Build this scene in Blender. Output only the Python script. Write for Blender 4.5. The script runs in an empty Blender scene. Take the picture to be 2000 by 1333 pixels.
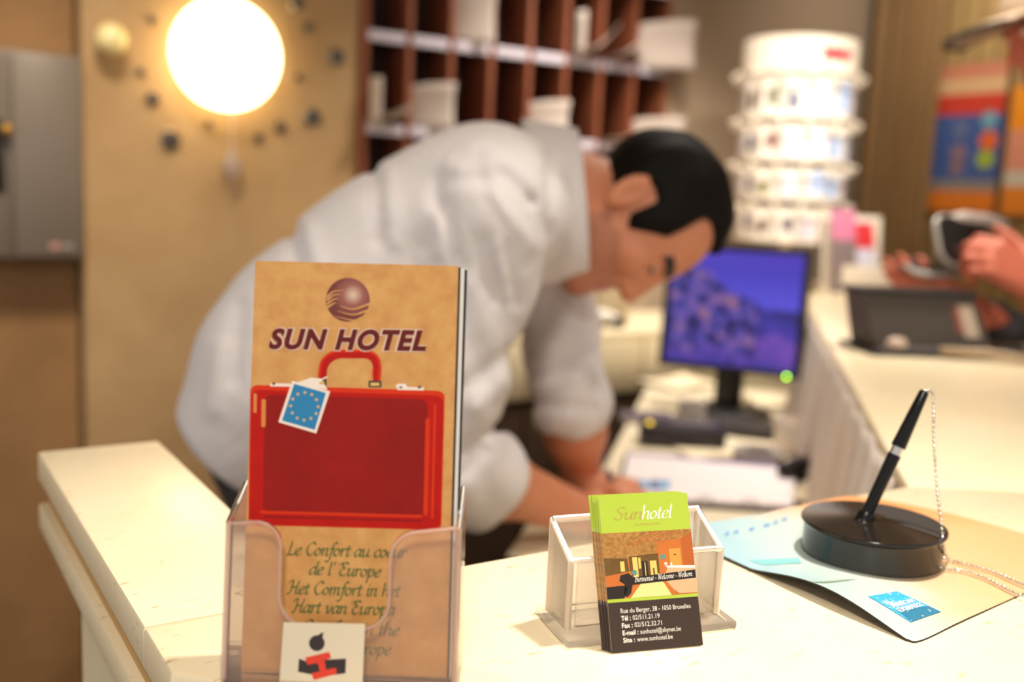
import bpy, bmesh, math, random
import numpy as np
from mathutils import Vector, Matrix

random.seed(7)
C = bpy.context.scene.collection
PI = math.pi

# ------------------------------------------------------------------ camera, world, lights, exposure
F_PX, CX, CY = 2000.0, 1000.0, 666.5
PITCH, ROLL, YAW = math.radians(8.3), math.radians(2.6), math.radians(32.4)
EYE = np.array([0.0, 0.0, 1.348])
_f = np.array([math.sin(YAW) * math.cos(PITCH), math.cos(YAW) * math.cos(PITCH), -math.sin(PITCH)])
_r = np.array([math.cos(YAW), -math.sin(YAW), 0.0])
_u = np.cross(_r, _f)
RC = math.cos(ROLL) * _r + math.sin(ROLL) * _u
UC = math.cos(ROLL) * _u - math.sin(ROLL) * _r
FC = _f

cam_d = bpy.data.cameras.new('camera')
cam = bpy.data.objects.new('camera', cam_d)
C.objects.link(cam)
cam.matrix_world = Matrix(((RC[0], UC[0], -FC[0], EYE[0]), (RC[1], UC[1], -FC[1], EYE[1]), (RC[2], UC[2], -FC[2], EYE[2]), (0, 0, 0, 1)))
cam_d.sensor_width = 36.0
cam_d.lens = 36.0
cam_d.clip_start = 0.02
cam_d.dof.use_dof = True
cam_d.dof.focus_distance = 0.60
cam_d.dof.aperture_fstop = 3.5
bpy.context.scene.camera = cam

w = bpy.data.worlds.new('world')
bpy.context.scene.world = w
w.use_nodes = True
w.node_tree.nodes['Background'].inputs[0].default_value = (1.0, 0.98, 0.95, 1)
w.node_tree.nodes['Background'].inputs[1].default_value = 0.75

vs = bpy.context.scene.view_settings
vs.view_transform = 'Standard'
vs.look = 'None'
vs.gamma = 1.0
vs.use_curve_mapping = False
vs.exposure = 0.0


def area_light(name, loc, energy, size, color, target=None, spread=180):
    d = bpy.data.lights.new(name, 'AREA')
    d.shape = 'DISK'
    d.size = size
    d.spread = math.radians(spread)
    d.energy = energy
    d.color = color
    o = bpy.data.objects.new(name, d)
    C.objects.link(o)
    o.location = loc
    t = Vector(target) if target else Vector(loc) - Vector((0, 0, 1))
    o.rotation_euler = (t - Vector(loc)).to_track_quat('-Z', 'Y').to_euler()
    return o


WARM = (1.0, 0.88, 0.72)
WHITE = (1.0, 0.93, 0.82)
area_light('downlight_counter', (0.85, 0.50, 2.45), 5.5, 0.12, WHITE, (0.50, 0.40, 1.1), 75)
area_light('downlight_wing', (1.75, 1.15, 2.45), 3.4, 0.14, WHITE, (1.60, 1.20, 1.1), 75)
area_light('downlight_lobby', (-0.35, -0.45, 2.45), 5, 0.30, WHITE, (0.3, 0.5, 1.15), 90)
area_light('downlight_end', (0.15, 0.95, 2.47), 0.9, 0.12, WHITE, (0.2, .8, 1.1), 70)
area_light('downlight_desk', (1.55, 1.65, 2.45), 3.5, 0.14, WHITE, (1.45, 1.5, .86), 90)
area_light('fill_carousel', (1.85, 1.15, 2.46), 2.7, 0.20, WHITE, (2.25, 2.05, 1.5), 40)  # added narrow fill that brightens the carousel, not a known lamp
area_light('fill_slat_wall', (2.75, 2.0, 2.46), 4, 0.20, WHITE, (3.2, 2.2, 1.5), 130)  # added soft wash to lift the slatted wall
area_light('fill_stone_wall', (0.30, 1.70, 2.47), 6, 0.35, WARM, (0.36, 2.60, 0.8), 68)  # added wash to brighten the stone wall, its cone kept off the clerk
area_light('fill_rack_wall', (1.75, 1.95, 2.47), 10, 0.35, WHITE, (1.75, 2.6, 0.9), 80)  # added wash to brighten the rack, grey wall and cabinet


# ------------------------------------------------------------------ coordinates
def ray(px, py):
    return FC + RC * (px - CX) / F_PX - UC * (py - CY) / F_PX


def atd(px, py, d):
    return EYE + d * ray(px, py)


def atz(px, py, z):
    r = ray(px, py)
    return EYE + (z - EYE[2]) / r[2] * r


def aty(px, py, y):
    r = ray(px, py)
    return EYE + y / r[1] * r


def atx(px, py, x):
    r = ray(px, py)
    return EYE + x / r[0] * r


# ------------------------------------------------------------------ materials
def lin(c):
    return tuple(((v / 255) / 12.92 if v / 255 <= 0.04045 else ((v / 255 + 0.055) / 1.055) ** 2.4) for v in c)


_mats = {}


def mat(name, rgb, rough=0.6, metal=0.0, noise=None, bump=None, spec=0.5, emit=None, sheen=0.0, sss=0.0, coat=0.0):
    """Principled material; noise=(scale, amount, second rgb), bump=(scale, strength)."""
    if name in _mats:
        return _mats[name]
    m = bpy.data.materials.new(name)
    m.use_nodes = True
    nt = m.node_tree
    b = nt.nodes['Principled BSDF']
    col = lin(rgb) + (1,)
    b.inputs['Base Color'].default_value = col
    b.inputs['Roughness'].default_value = rough
    b.inputs['Metallic'].default_value = metal
    b.inputs['Specular IOR Level'].default_value = spec
    b.inputs['Sheen Weight'].default_value = sheen
    b.inputs['Coat Weight'].default_value = coat
    if sss:
        b.inputs['Subsurface Weight'].default_value = sss
        b.inputs['Subsurface Radius'].default_value = (0.010, 0.004, 0.002)
    if emit:
        b.inputs['Emission Color'].default_value = lin(emit[0]) + (1,)
        b.inputs['Emission Strength'].default_value = emit[1]
    tc = nt.nodes.new('ShaderNodeTexCoord')
    if noise:
        n = nt.nodes.new('ShaderNodeTexNoise')
        n.inputs['Scale'].default_value = noise[0]
        n.inputs['Detail'].default_value = 6
        n.inputs['Roughness'].default_value = 0.6
        nt.links.new(tc.outputs['Object'], n.inputs['Vector'])
        r = nt.nodes.new('ShaderNodeValToRGB')
        r.color_ramp.elements[0].position = 0.5 - noise[1]
        r.color_ramp.elements[1].position = 0.5 + noise[1]
        r.color_ramp.elements[0].color = lin(noise[2]) + (1,)
        r.color_ramp.elements[1].color = col
        nt.links.new(n.outputs['Fac'], r.inputs['Fac'])
        nt.links.new(r.outputs['Color'], b.inputs['Base Color'])
    if bump:
        n2 = nt.nodes.new('ShaderNodeTexNoise')
        n2.inputs['Scale'].default_value = bump[0]
        n2.inputs['Detail'].default_value = 4
        nt.links.new(tc.outputs['Object'], n2.inputs['Vector'])
        bp = nt.nodes.new('ShaderNodeBump')
        bp.inputs['Strength'].default_value = bump[1]
        bp.inputs['Distance'].default_value = 0.01
        nt.links.new(n2.outputs['Fac'], bp.inputs['Height'])
        nt.links.new(bp.outputs['Normal'], b.inputs['Normal'])
    _mats[name] = m
    return m


def travertine():
    if 'travertine' in _mats:
        return _mats['travertine']
    m = mat('travertine', (240, 225, 194), 0.28, noise=(9, 0.35, (232, 212, 174)))
    nt = m.node_tree
    b = nt.nodes['Principled BSDF']
    tc = nt.nodes['Texture Coordinate']
    mp = nt.nodes.new('ShaderNodeMapping')
    mp.inputs['Scale'].default_value = (1.0, 3.2, 3.2)
    nt.links.new(tc.outputs['Object'], mp.inputs['Vector'])
    n = nt.nodes.new('ShaderNodeTexNoise')
    n.inputs['Scale'].default_value = 70
    n.inputs['Detail'].default_value = 3
    nt.links.new(mp.outputs['Vector'], n.inputs['Vector'])
    r = nt.nodes.new('ShaderNodeValToRGB')
    r.color_ramp.elements[0].position = 0.64
    r.color_ramp.elements[1].position = 0.78
    r.color_ramp.elements[0].color = (0, 0, 0, 1)
    r.color_ramp.elements[1].color = (1, 1, 1, 1)
    nt.links.new(n.outputs['Fac'], r.inputs['Fac'])
    mix = nt.nodes.new('ShaderNodeMix')
    mix.data_type = 'RGBA'
    old = b.inputs['Base Color'].links[0].from_socket
    nt.links.new(r.outputs['Color'], mix.inputs['Factor'])
    nt.links.new(old, mix.inputs['A'])
    mix.inputs['B'].default_value = lin((176, 150, 104)) + (1,)
    nt.links.new(mix.outputs['Result'], b.inputs['Base Color'])
    return m


def acrylic(name, tint, body=0.10, rough=0.06, ior=1.28, clear=(0.985, 0.97, 0.955)):
    """Clear plastic: mostly see-through, a little milky, with a Fresnel gloss."""
    if name in _mats:
        return _mats[name]
    m = bpy.data.materials.new(name)
    m.use_nodes = True
    nt = m.node_tree
    nt.nodes.clear()
    out = nt.nodes.new('ShaderNodeOutputMaterial')
    tr = nt.nodes.new('ShaderNodeBsdfTransparent')
    tr.inputs[0].default_value = tuple(clear) + (1,)
    df = nt.nodes.new('ShaderNodeBsdfTranslucent')
    df.inputs[0].default_value = lin(tint) + (1,)
    d2 = nt.nodes.new('ShaderNodeBsdfDiffuse')
    d2.inputs[0].default_value = lin(tint) + (1,)
    md = nt.nodes.new('ShaderNodeMixShader')
    md.inputs[0].default_value = 0.35
    nt.links.new(df.outputs[0], md.inputs[1])
    nt.links.new(d2.outputs[0], md.inputs[2])
    m1 = nt.nodes.new('ShaderNodeMixShader')
    m1.inputs[0].default_value = body
    nt.links.new(tr.outputs[0], m1.inputs[1])
    nt.links.new(md.outputs[0], m1.inputs[2])
    gl = nt.nodes.new('ShaderNodeBsdfGlossy')
    gl.inputs['Roughness'].default_value = rough
    fr = nt.nodes.new('ShaderNodeFresnel')
    fr.inputs[0].default_value = ior
    m2 = nt.nodes.new('ShaderNodeMixShader')
    nt.links.new(fr.outputs[0], m2.inputs[0])
    nt.links.new(m1.outputs[0], m2.inputs[1])
    nt.links.new(gl.outputs[0], m2.inputs[2])
    nt.links.new(m2.outputs[0], out.inputs['Surface'])
    _mats[name] = m
    return m


# ------------------------------------------------------------------ mesh building
class MB:
    def __init__(self):
        self.v, self.f, self.m = [], [], []

    def add(self, verts, faces, mi=0, M=None):
        o = len(self.v)
        for p in verts:
            p = Vector(p)
            self.v.append(tuple(M @ p) if M is not None else tuple(p))
        for q in faces:
            self.f.append([o + i for i in q])
            self.m.append(mi)
        return self

    def bm(self, b, mi=0, M=None):
        b.verts.index_update()
        self.add([v.co.copy() for v in b.verts], [[v.index for v in q.verts] for q in b.faces], mi, M)
        b.free()
        return self

    def box(self, c, s, bev=0.0, mi=0, M=None, seg=2):
        b = bmesh.new()
        bmesh.ops.create_cube(b, size=1.0)
        for v in b.verts:
            v.co = Vector((v.co.x * s[0] + c[0], v.co.y * s[1] + c[1], v.co.z * s[2] + c[2]))
        if bev > 0:
            bmesh.ops.bevel(b, geom=b.edges[:], offset=bev, segments=seg, affect='EDGES', profile=0.5)
        return self.bm(b, mi, M)

    def prism(self, poly, z0, z1, bev=0.0, mi=0, M=None, seg=2):
        b = bmesh.new()
        a = [b.verts.new((p[0], p[1], z0)) for p in poly]
        t = [b.verts.new((p[0], p[1], z1)) for p in poly]
        n = len(poly)
        bot = b.faces.new(a[::-1])
        top = b.faces.new(t)
        for i in range(n):
            b.faces.new((a[i], a[(i + 1) % n], t[(i + 1) % n], t[i]))
        bmesh.ops.recalc_face_normals(b, faces=b.faces[:])
        if bev > 0:
            es = [e for e in b.edges if all(abs(v.co.z - z1) < 1e-7 for v in e.verts) or all(abs(v.co.z - z0) < 1e-7 for v in e.verts)]
            bmesh.ops.bevel(b, geom=es, offset=bev, segments=seg, affect='EDGES', profile=0.5)
        return self.bm(b, mi, M)

    def poly(self, pts, z=0.0, mi=0, M=None):
        self.add([(p[0], p[1], z) for p in pts], [list(range(len(pts)))], mi, M)
        return self

    def tube(self, pts, r, n=10, mi=0, M=None, closed=False):
        pts = [Vector(p) for p in pts]
        k = len(pts)
        rs = r if hasattr(r, '__len__') else [r] * k
        vs_, fs = [], []
        up = None
        for i, p in enumerate(pts):
            if closed:
                t = (pts[(i + 1) % k] - pts[i - 1]).normalized()
            else:
                t = (pts[min(i + 1, k - 1)] - pts[max(i - 1, 0)]).normalized()
            if up is None:
                up = Vector((0, 0, 1)) if abs(t.z) < 0.9 else Vector((1, 0, 0))
            s = t.cross(up).normalized()
            up = s.cross(t).normalized()
            for j in range(n):
                a = 2 * PI * j / n
                vs_.append(p + (s * math.cos(a) + up * math.sin(a)) * rs[i])
        for i in range(k if closed else k - 1):
            for j in range(n):
                i2 = (i + 1) % k
                fs.append((i * n + j, i * n + (j + 1) % n, i2 * n + (j + 1) % n, i2 * n + j))
        if not closed:
            fs.append(list(range(n - 1, -1, -1)))
            fs.append([(k - 1) * n + j for j in range(n)])
        return self.add(vs_, fs, mi, M)

    def lathe(self, prof, n=32, mi=0, M=None, arc=None):
        """prof: list of (radius, z), from bottom to top."""
        vs_, fs = [], []
        for (r, z) in prof:
            for j in range(n):
                a = 2 * PI * j / n
                vs_.append((max(r, 1e-5) * math.cos(a), max(r, 1e-5) * math.sin(a), z))
        for i in range(len(prof) - 1):
            for j in range(n):
                fs.append((i * n + j, i * n + (j + 1) % n, (i + 1) * n + (j + 1) % n, (i + 1) * n + j))
        fs.append(list(range(n - 1, -1, -1)))
        fs.append([(len(prof) - 1) * n + j for j in range(n)])
        return self.add(vs_, fs, mi, M)

    def ball(self, c, r, mi=0, M=None, sub=2, scale=(1, 1, 1)):
        b = bmesh.new()
        bmesh.ops.create_icosphere(b, subdivisions=sub, radius=1.0)
        for v in b.verts:
            v.co = Vector((v.co.x * r * scale[0] + c[0], v.co.y * r * scale[1] + c[1], v.co.z * r * scale[2] + c[2]))
        return self.bm(b, mi, M)

    def sheet(self, fn, nu, nv, th, mi=0, M=None):
        """fn(u, v) -> point; a thin solid sheet of thickness th."""
        g = [[Vector(fn(i / nu, j / nv)) for j in range(nv + 1)] for i in range(nu + 1)]
        top, bot = [], []
        for i in range(nu + 1):
            for j in range(nv + 1):
                du = g[min(i + 1, nu)][j] - g[max(i - 1, 0)][j]
                dv = g[i][min(j + 1, nv)] - g[i][max(j - 1, 0)]
                nrm = du.cross(dv)
                nrm = nrm.normalized() if nrm.length > 1e-12 else Vector((0, 0, 1))
                top.append(g[i][j] + nrm * th / 2)
                bot.append(g[i][j] - nrm * th / 2)
        N = len(top)
        W = nv + 1
        fs = []
        for i in range(nu):
            for j in range(nv):
                a, b_, c_, d_ = i * W + j, (i + 1) * W + j, (i + 1) * W + j + 1, i * W + j + 1
                fs.append((a, b_, c_, d_))
                fs.append((N + d_, N + c_, N + b_, N + a))
        rim = [i * W for i in range(nu + 1)] + [nu * W + j for j in range(1, nv + 1)] + [i * W + nv for i in range(nu - 1, -1, -1)] + [j for j in range(nv - 1, 0, -1)]
        for a, b_ in zip(rim, rim[1:] + rim[:1]):
            fs.append((b_, a, N + a, N + b_))
        return self.add(top + bot, fs, mi, M)


def wm(o):
    m = o.matrix_basis.copy()
    return wm(o.parent) @ o.matrix_parent_inverse @ m if o.parent is not None else m


def mesh_obj(name, verts, faces, mats, mi=None, parent=None, world=True, smooth=None):
    if parent is not None and world:
        inv = wm(parent).inverted()
        A = np.array(inv)
        v = np.asarray(verts, dtype=float).reshape(-1, 3)
        verts = v @ A[:3, :3].T + A[:3, 3]
        verts = [tuple(x) for x in verts]
    me = bpy.data.meshes.new(name)
    me.from_pydata([tuple(map(float, x)) for x in verts], [], [list(map(int, q)) for q in faces])
    for m in (mats if isinstance(mats, (list, tuple)) else [mats]):
        me.materials.append(m)
    if mi is not None and len(mi):
        me.polygons.foreach_set('material_index', np.asarray(mi, dtype=np.int32))
    if smooth is not None:
        me.polygons.foreach_set('use_smooth', np.ones(len(me.polygons), dtype=bool))
        if smooth < 3:
            me.set_sharp_from_angle(angle=smooth)
    me.update()
    o = bpy.data.objects.new(name, me)
    C.objects.link(o)
    if parent is not None:
        o.parent = parent
    return o


def obj(name, mb, mats, parent=None, world=True, smooth=0.6, label=None):
    o = mesh_obj(name, mb.v, mb.f, mats, mb.m, parent, world, smooth)
    if label:
        o['label'] = label
    return o


def tag(o, label, cat, group=None, kind=None):
    if label:
        o['label'] = label
    if cat:
        o['category'] = cat
    if group:
        o['group'] = group
    if kind:
        o['kind'] = kind
    return o


def thing(name, label, cat, loc=(0, 0, 0), M=None, group=None):
    o = bpy.data.objects.new(name, None)
    C.objects.link(o)
    o.empty_display_size = 0.05
    o.matrix_world = M if M is not None else Matrix.Translation(Vector(loc))
    return tag(o, label, cat, group)


def struct(name, mb, m, parent=None, smooth=0.6):
    o = obj(name, mb, m, parent, smooth=smooth)
    if parent is None:
        o['kind'] = 'structure'
    return o


def frame(o, x, y, z=None):
    x = Vector(x).normalized()
    y = Vector(y)
    y = (y - x * y.dot(x)).normalized()
    z = x.cross(y)
    return Matrix(((x.x, y.x, z.x, o[0]), (x.y, y.y, z.y, o[1]), (x.z, y.z, z.z, o[2]), (0, 0, 0, 1)))


def copy_tree(o, parent=None):
    c = o.copy()
    C.objects.link(c)
    if parent is not None:
        c.parent = parent
    for ch in list(o.children):
        copy_tree(ch, c)
    return c


def T(x, y, z=0.0):
    return Matrix.Translation(Vector((x, y, z)))


def rrect(x0, y0, x1, y1, r, n=6):
    out = []
    for cx, cy, a0 in ((x1 - r, y0 + r, -90), (x1 - r, y1 - r, 0), (x0 + r, y1 - r, 90), (x0 + r, y0 + r, 180)):
        for i in range(n + 1):
            a = math.radians(a0 + 90 * i / n)
            out.append((cx + r * math.cos(a), cy + r * math.sin(a)))
    return out


def disc(cx, cy, r, n=40):
    return [(cx + r * math.cos(2 * PI * i / n), cy + r * math.sin(2 * PI * i / n)) for i in range(n)]


def spline(pts, n=8):
    """Catmull-Rom through the points (tuples of any length)."""
    P = [np.array(p, dtype=float) for p in pts]
    if len(P) < 3:
        return [tuple(P[0] + (P[-1] - P[0]) * i / n) for i in range(n + 1)]
    P = [2 * P[0] - P[1]] + P + [2 * P[-1] - P[-2]]
    out = []
    for i in range(1, len(P) - 2):
        p0, p1, p2, p3 = P[i - 1:i + 3]
        for k in range(n):
            t = k / n
            out.append(tuple(0.5 * ((2 * p1) + (p2 - p0) * t + (2 * p0 - 5 * p1 + 4 * p2 - p3) * t * t + (3 * p1 - p0 - 3 * p2 + p3) * t ** 3)))
    out.append(tuple(P[-2]))
    return out


# ------------------------------------------------------------------ lettering
def font_text(s, size, bold=0.0, shear=0.0, xscale=1.0, spacing=1.0):
    """Flat mesh of a line of text from Blender's own built-in letters: (verts, faces, width)."""
    cu = bpy.data.curves.new('letters', 'FONT')
    cu.body = s
    cu.size = size
    cu.offset = bold
    cu.shear = shear
    cu.space_character = spacing
    cu.resolution_u = 4
    o = bpy.data.objects.new('letters', cu)
    C.objects.link(o)
    dg = bpy.context.evaluated_depsgraph_get()
    me = bpy.data.meshes.new_from_object(o.evaluated_get(dg))
    vs_ = [(v.co.x * xscale, v.co.y, 0) for v in me.vertices]
    fs = [list(p.vertices) for p in me.polygons]
    bpy.data.objects.remove(o)
    bpy.data.curves.remove(cu)
    bpy.data.meshes.remove(me)
    x0, x1 = min(v[0] for v in vs_), max(v[0] for v in vs_)
    return [(v[0] - x0, v[1], 0) for v in vs_], fs, x1 - x0


G = {  # broad-nib chancery letters: advance width and strokes
    'a': (5.0, [[(4.2, 4.2), (2.5, 5), (.6, 3.2), (.6, 1), (1.8, 0), (4, 2.8), (4.3, 4.6)], [(4.3, 4.8), (4, 1), (4.6, 0), (5.4, .6)]]),
    'c': (4.0, [[(4, 4.2), (2.6, 5), (.7, 3.2), (.7, 1.2), (2, 0), (4, 1)]]),
    'd': (5.2, [[(4.2, 4.2), (2.5, 5), (.6, 3.2), (.6, 1), (1.8, 0), (4, 2.8)], [(4.7, 9), (4.2, 1), (4.8, 0), (5.5, .6)]]),
    'e': (4.2, [[(.8, 2.4), (3, 2.9), (3.8, 4.2), (2.8, 5), (.8, 3.4), (.7, 1.2), (2.1, 0), (4, 1)]]),
    'f': (3.2, [[(4.6, 8.2), (3.6, 9), (2.4, 7.5), (2, 2), (1.4, -3), (.2, -4), (-.6, -3.4)], [(.8, 4.8), (3.8, 4.8)]]),
    'h': (5.2, [[(1, 9), (1, 0)], [(1, 3), (3, 5), (4.2, 4.2), (4, 1), (4.6, 0), (5.4, .6)]]),
    'i': (2.4, [[(.3, 4.2), (1.2, 5), (1.1, 1), (1.6, 0), (2.4, .6)], [(1.5, 7), (1.8, 7.3)]]),
    'k': (4.6, [[(1, 9), (1, 0)], [(1, 2.6), (3, 5), (3.6, 4), (1.4, 2.6)], [(1.8, 2.6), (3.6, 0), (4.6, .6)]]),
    'l': (2.4, [[(1.2, 9), (1.1, 1), (1.6, 0), (2.5, .6)]]),
    'm': (7.2, [[(.2, 4.2), (1, 5), (1, 0)], [(1, 3), (2.8, 5), (3.6, 4.2), (3.5, 0)], [(3.5, 3), (5.3, 5), (6.2, 4.2), (6, 1), (6.6, 0), (7.4, .6)]]),
    'n': (5.0, [[(.2, 4.2), (1, 5), (1, 0)], [(1, 3), (2.8, 5), (3.9, 4.2), (3.7, 1), (4.3, 0), (5.1, .6)]]),
    'o': (4.7, [[(2.4, 5), (.7, 3.4), (.7, 1.4), (2.2, 0), (4, 1.6), (4, 3.6), (2.4, 5)]]),
    'p': (4.9, [[(.2, 4.2), (1.1, 5), (.9, -4)], [(1, 3.2), (2.8, 5), (4.2, 3.8), (3.9, 1.2), (2.4, 0), (1, 1)]]),
    'r': (3.7, [[(.2, 4.2), (1, 5), (1, 0)], [(1, 3), (2.6, 5), (3.6, 4.5)]]),
    't': (2.9, [[(1.4, 7), (1.1, 1), (1.8, 0), (2.8, .7)], [(.2, 5), (2.8, 5)]]),
    'u': (5.2, [[(.2, 4.2), (1, 5), (.9, 1.2), (2, 0), (4, 2.6)], [(4.2, 5), (4, 1), (4.6, 0), (5.3, .6)]]),
    'v': (4.5, [[(.2, 4.4), (1, 5), (2, 0), (3.8, 3), (4, 5)]]),
    "'": (2.2, [[(1.3, 9), (1, 7)]]),
    '-': (3.4, [[(.4, 2.6), (2.8, 2.6)]]),
    'S': (5.2, [[(4.6, 7.6), (3.2, 9), (1.2, 7.6), (1.6, 5.6), (3.8, 3.6), (3.8, 1.2), (2, 0), (.3, 1.4)]]),
    'C': (5.8, [[(5.6, 7.4), (3.8, 9), (1, 6), (1, 2.4), (3, 0), (5.6, 1.6)]]),
    'E': (5.4, [[(-.6, 7.4), (1, 8.6), (1.6, 7.2)], [(5, 8), (3, 9), (1.6, 7.2), (2.8, 5.2), (3.6, 5)], [(2.8, 5), (.8, 3.6), (1, 1), (2.8, 0), (5, 1.2)]]),
    'L': (5.2, [[(2, 9), (1.2, 1), (.2, 0)], [(.2, .2), (2, .2), (4.6, .2), (5.2, 1.4)]]),
    'H': (6.4, [[(-.8, 7.2), (.2, 8.8), (1.6, 8.6), (1.4, 3), (.4, 0), (-.6, .4)], [(5.8, 9), (4.9, 4), (4.9, .6), (6.2, .4)], [(1.4, 4.6), (5, 4.6)]]),
    'B': (5.2, [[(1.6, 9), (1, 0)], [(-.4, 7.6), (1.4, 9), (4, 8.4), (3.6, 5.4), (1.6, 4.8)], [(1.6, 4.8), (4.4, 4), (4, .8), (1, 0), (-.2, .6)]]),
    'W': (7.8, [[(-.4, 8), (1, 9), (1.6, 0)], [(1.6, 0), (4.2, 8.6)], [(4.2, 8.6), (4.8, 0)], [(4.8, 0), (7.6, 6), (7.4, 9)]]),
}


def nib_text(s, xh, nib=0.95, ang=40, shear=0.22, oe=True):
    """Lettering with a broad nib: (verts, faces, width). xh = x-height."""
    u = xh / 5.0
    n = np.array([math.cos(math.radians(ang)), math.sin(math.radians(ang))]) * nib / 2
    n2 = np.array([-n[1], n[0]]) * 0.28
    vs_, fs = [], []
    x = 0.0
    k = 0
    for ch in s:
        if ch == ' ':
            x += 3.0
            continue
        wd, strokes = G[ch]
        for st in strokes:
            pts = [np.array(p) for p in spline(st, 6)]
            for a, b in zip(pts, pts[1:]):
                d = b - a
                m2 = n2 if (d @ n2) >= 0 else -n2
                if abs(d @ np.array([-n[1], n[0]])) < 0.15 * np.linalg.norm(d) * np.linalg.norm(n):
                    q = [a - n - n2, b + n - n2, b + n + n2, a - n + n2] if d @ n > 0 else [b - n - n2, a + n - n2, a + n + n2, b - n + n2]
                else:
                    a2, b2 = a - m2 * 0.6, b + m2 * 0.6
                    q = [a2 - n, b2 - n, b2 + n, a2 + n]
                o = len(vs_)
                z = (k % 4) * 2e-6
                k += 1
                for p in q:
                    vs_.append(((p[0] + x + shear * p[1]) * u, p[1] * u, z))
                cr = (q[1][0] - q[0][0]) * (q[2][1] - q[0][1]) - (q[1][1] - q[0][1]) * (q[2][0] - q[0][0])
                fs.append([o, o + 1, o + 2, o + 3] if cr > 0 else [o + 3, o + 2, o + 1, o])
        x += wd
    return vs_, fs, x * u


# ------------------------------------------------------------------ rounded bodies from distance fields
def seg_d(p, a, b, ra, rb):
    ba = b - a
    t = np.clip(((p - a) @ ba) / max(ba @ ba, 1e-12), 0, 1)
    return np.linalg.norm(p - a - t[:, None] * ba, axis=1) - (ra + (rb - ra) * t)


def ell_d(p, c, ax, r):
    q = (p - c) @ np.asarray(ax).T
    r = np.asarray(r)
    k0 = np.linalg.norm(q / r, axis=1)
    k1 = np.linalg.norm(q / (r * r), axis=1)
    return k0 * (k0 - 1) / np.maximum(k1, 1e-9)


def smin(a, b, k):
    if k <= 0:
        return np.minimum(a, b)
    h = np.clip(0.5 + 0.5 * (b - a) / k, 0, 1)
    return b + (a - b) * h - k * h * (1 - h)


def smax(a, b, k):
    return -smin(-a, -b, k)


def field(prims, grow=0.0):
    """prims: ('c', a, b, ra, rb, k) tapered limbs, ('e', centre, axes, radii, k) ellipsoids, '-e' cuts."""
    def fn(p):
        d = np.full(len(p), 1e3)
        for q in prims:
            if q[0] == 'c':
                d = smin(d, seg_d(p, q[1], q[2], q[3] + grow, q[4] + grow), q[5])
            elif q[0] == 'e':
                d = smin(d, ell_d(p, q[1], q[2], np.asarray(q[3]) + grow), q[4])
            elif q[0] == '-e':
                d = smax(d, -ell_d(p, q[1], q[2], q[3]), q[4])
        return d
    return fn


def surface(fn, lo, hi, h, B=10):
    lo = np.asarray(lo, float)
    hi = np.asarray(hi, float)
    nb = np.ceil((hi - lo) / (B * h)).astype(int)
    I = np.stack(np.meshgrid(*[np.arange(n) for n in nb], indexing='ij'), -1).reshape(-1, 3)
    d = fn(lo + (I + 0.5) * B * h)
    I = I[np.abs(d) < B * h * 0.87 * 1.5 + 0.01]
    g = np.stack(np.meshgrid(*[np.arange(B + 1)] * 3, indexing='ij'), -1).reshape(-1, 3)
    S = nb * B + 3
    keyf = lambda q: (q[:, 0] * S[1] + q[:, 1]) * S[2] + q[:, 2]
    ck, cp, quads = [], [], []
    for c0 in range(0, len(I), 60):
        blk = I[c0:c0 + 60]
        gi = (blk[:, None, :] * B + g[None]).reshape(-1, 3)
        val = fn(lo + gi * h).reshape(len(blk), B + 1, B + 1, B + 1)
        gi = gi.reshape(len(blk), B + 1, B + 1, B + 1, 3)
        for ax in range(3):
            sl0 = [slice(None)] + [slice(0, B)] * 3
            sl1 = list(sl0)
            sl1[ax + 1] = slice(1, B + 1)
            v0, v1 = val[tuple(sl0)], val[tuple(sl1)]
            m = (v0 < 0) != (v1 < 0)
            if not m.any():
                continue
            a, b = v0[m], v1[m]
            i0 = gi[tuple(sl0)][m] + 1
            t = a / (a - b)
            pt = lo + (i0 - 1) * h
            pt[:, ax] += t * h
            e1 = np.zeros(3, int)
            e2 = np.zeros(3, int)
            e1[(ax + 1) % 3] = 1
            e2[(ax + 2) % 3] = 1
            ks = [keyf(i0), keyf(i0 - e1), keyf(i0 - e1 - e2), keyf(i0 - e2)]
            q = np.stack(ks, 1)
            flip = a >= 0
            q[flip] = q[flip][:, ::-1]
            quads.append(q)
            for k_ in ks:
                ck.append(k_)
                cp.append(pt)
    ck = np.concatenate(ck)
    cp = np.concatenate(cp)
    uq, inv = np.unique(ck, return_inverse=True)
    n = np.bincount(inv)
    V = np.stack([np.bincount(inv, weights=cp[:, i]) / n for i in range(3)], 1)
    Fq = np.searchsorted(uq, np.concatenate(quads))
    return V, Fq


def sdf_obj(name, fn, lo, hi, h, mats, parent=None, pick=None, label=None):
    V, Fq = surface(fn, lo, hi, h)
    mi = None
    if pick is not None:
        mi = pick(V[Fq].mean(axis=1))
    o = mesh_obj(name, V, Fq, mats, mi, parent, True, 9)
    if label:
        o['label'] = label
    return o

# ------------------------------------------------------------------ the room
STONE = mat('wall_stone', (190, 156, 112), 0.85, noise=(5, 0.28, (164, 130, 88)), bump=(60, 0.25))
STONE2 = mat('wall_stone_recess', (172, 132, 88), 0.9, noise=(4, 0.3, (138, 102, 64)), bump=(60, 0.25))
GREYWALL = mat('wall_grey_brown', (166, 144, 120), 0.9, noise=(60, 0.4, (152, 131, 108)))
SLAT = mat('wall_slat_olive', (176, 144, 92), 0.6, noise=(12, 0.4, (158, 126, 76)))
FLOOR = mat('floor_stone', (120, 92, 62), 0.45, noise=(6, 0.3, (98, 74, 48)))
CEIL = mat('ceiling_plaster', (214, 196, 166), 0.9, noise=(20, 0.3, (200, 182, 152)))
WY = 2.60
WX = 3.26

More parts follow.
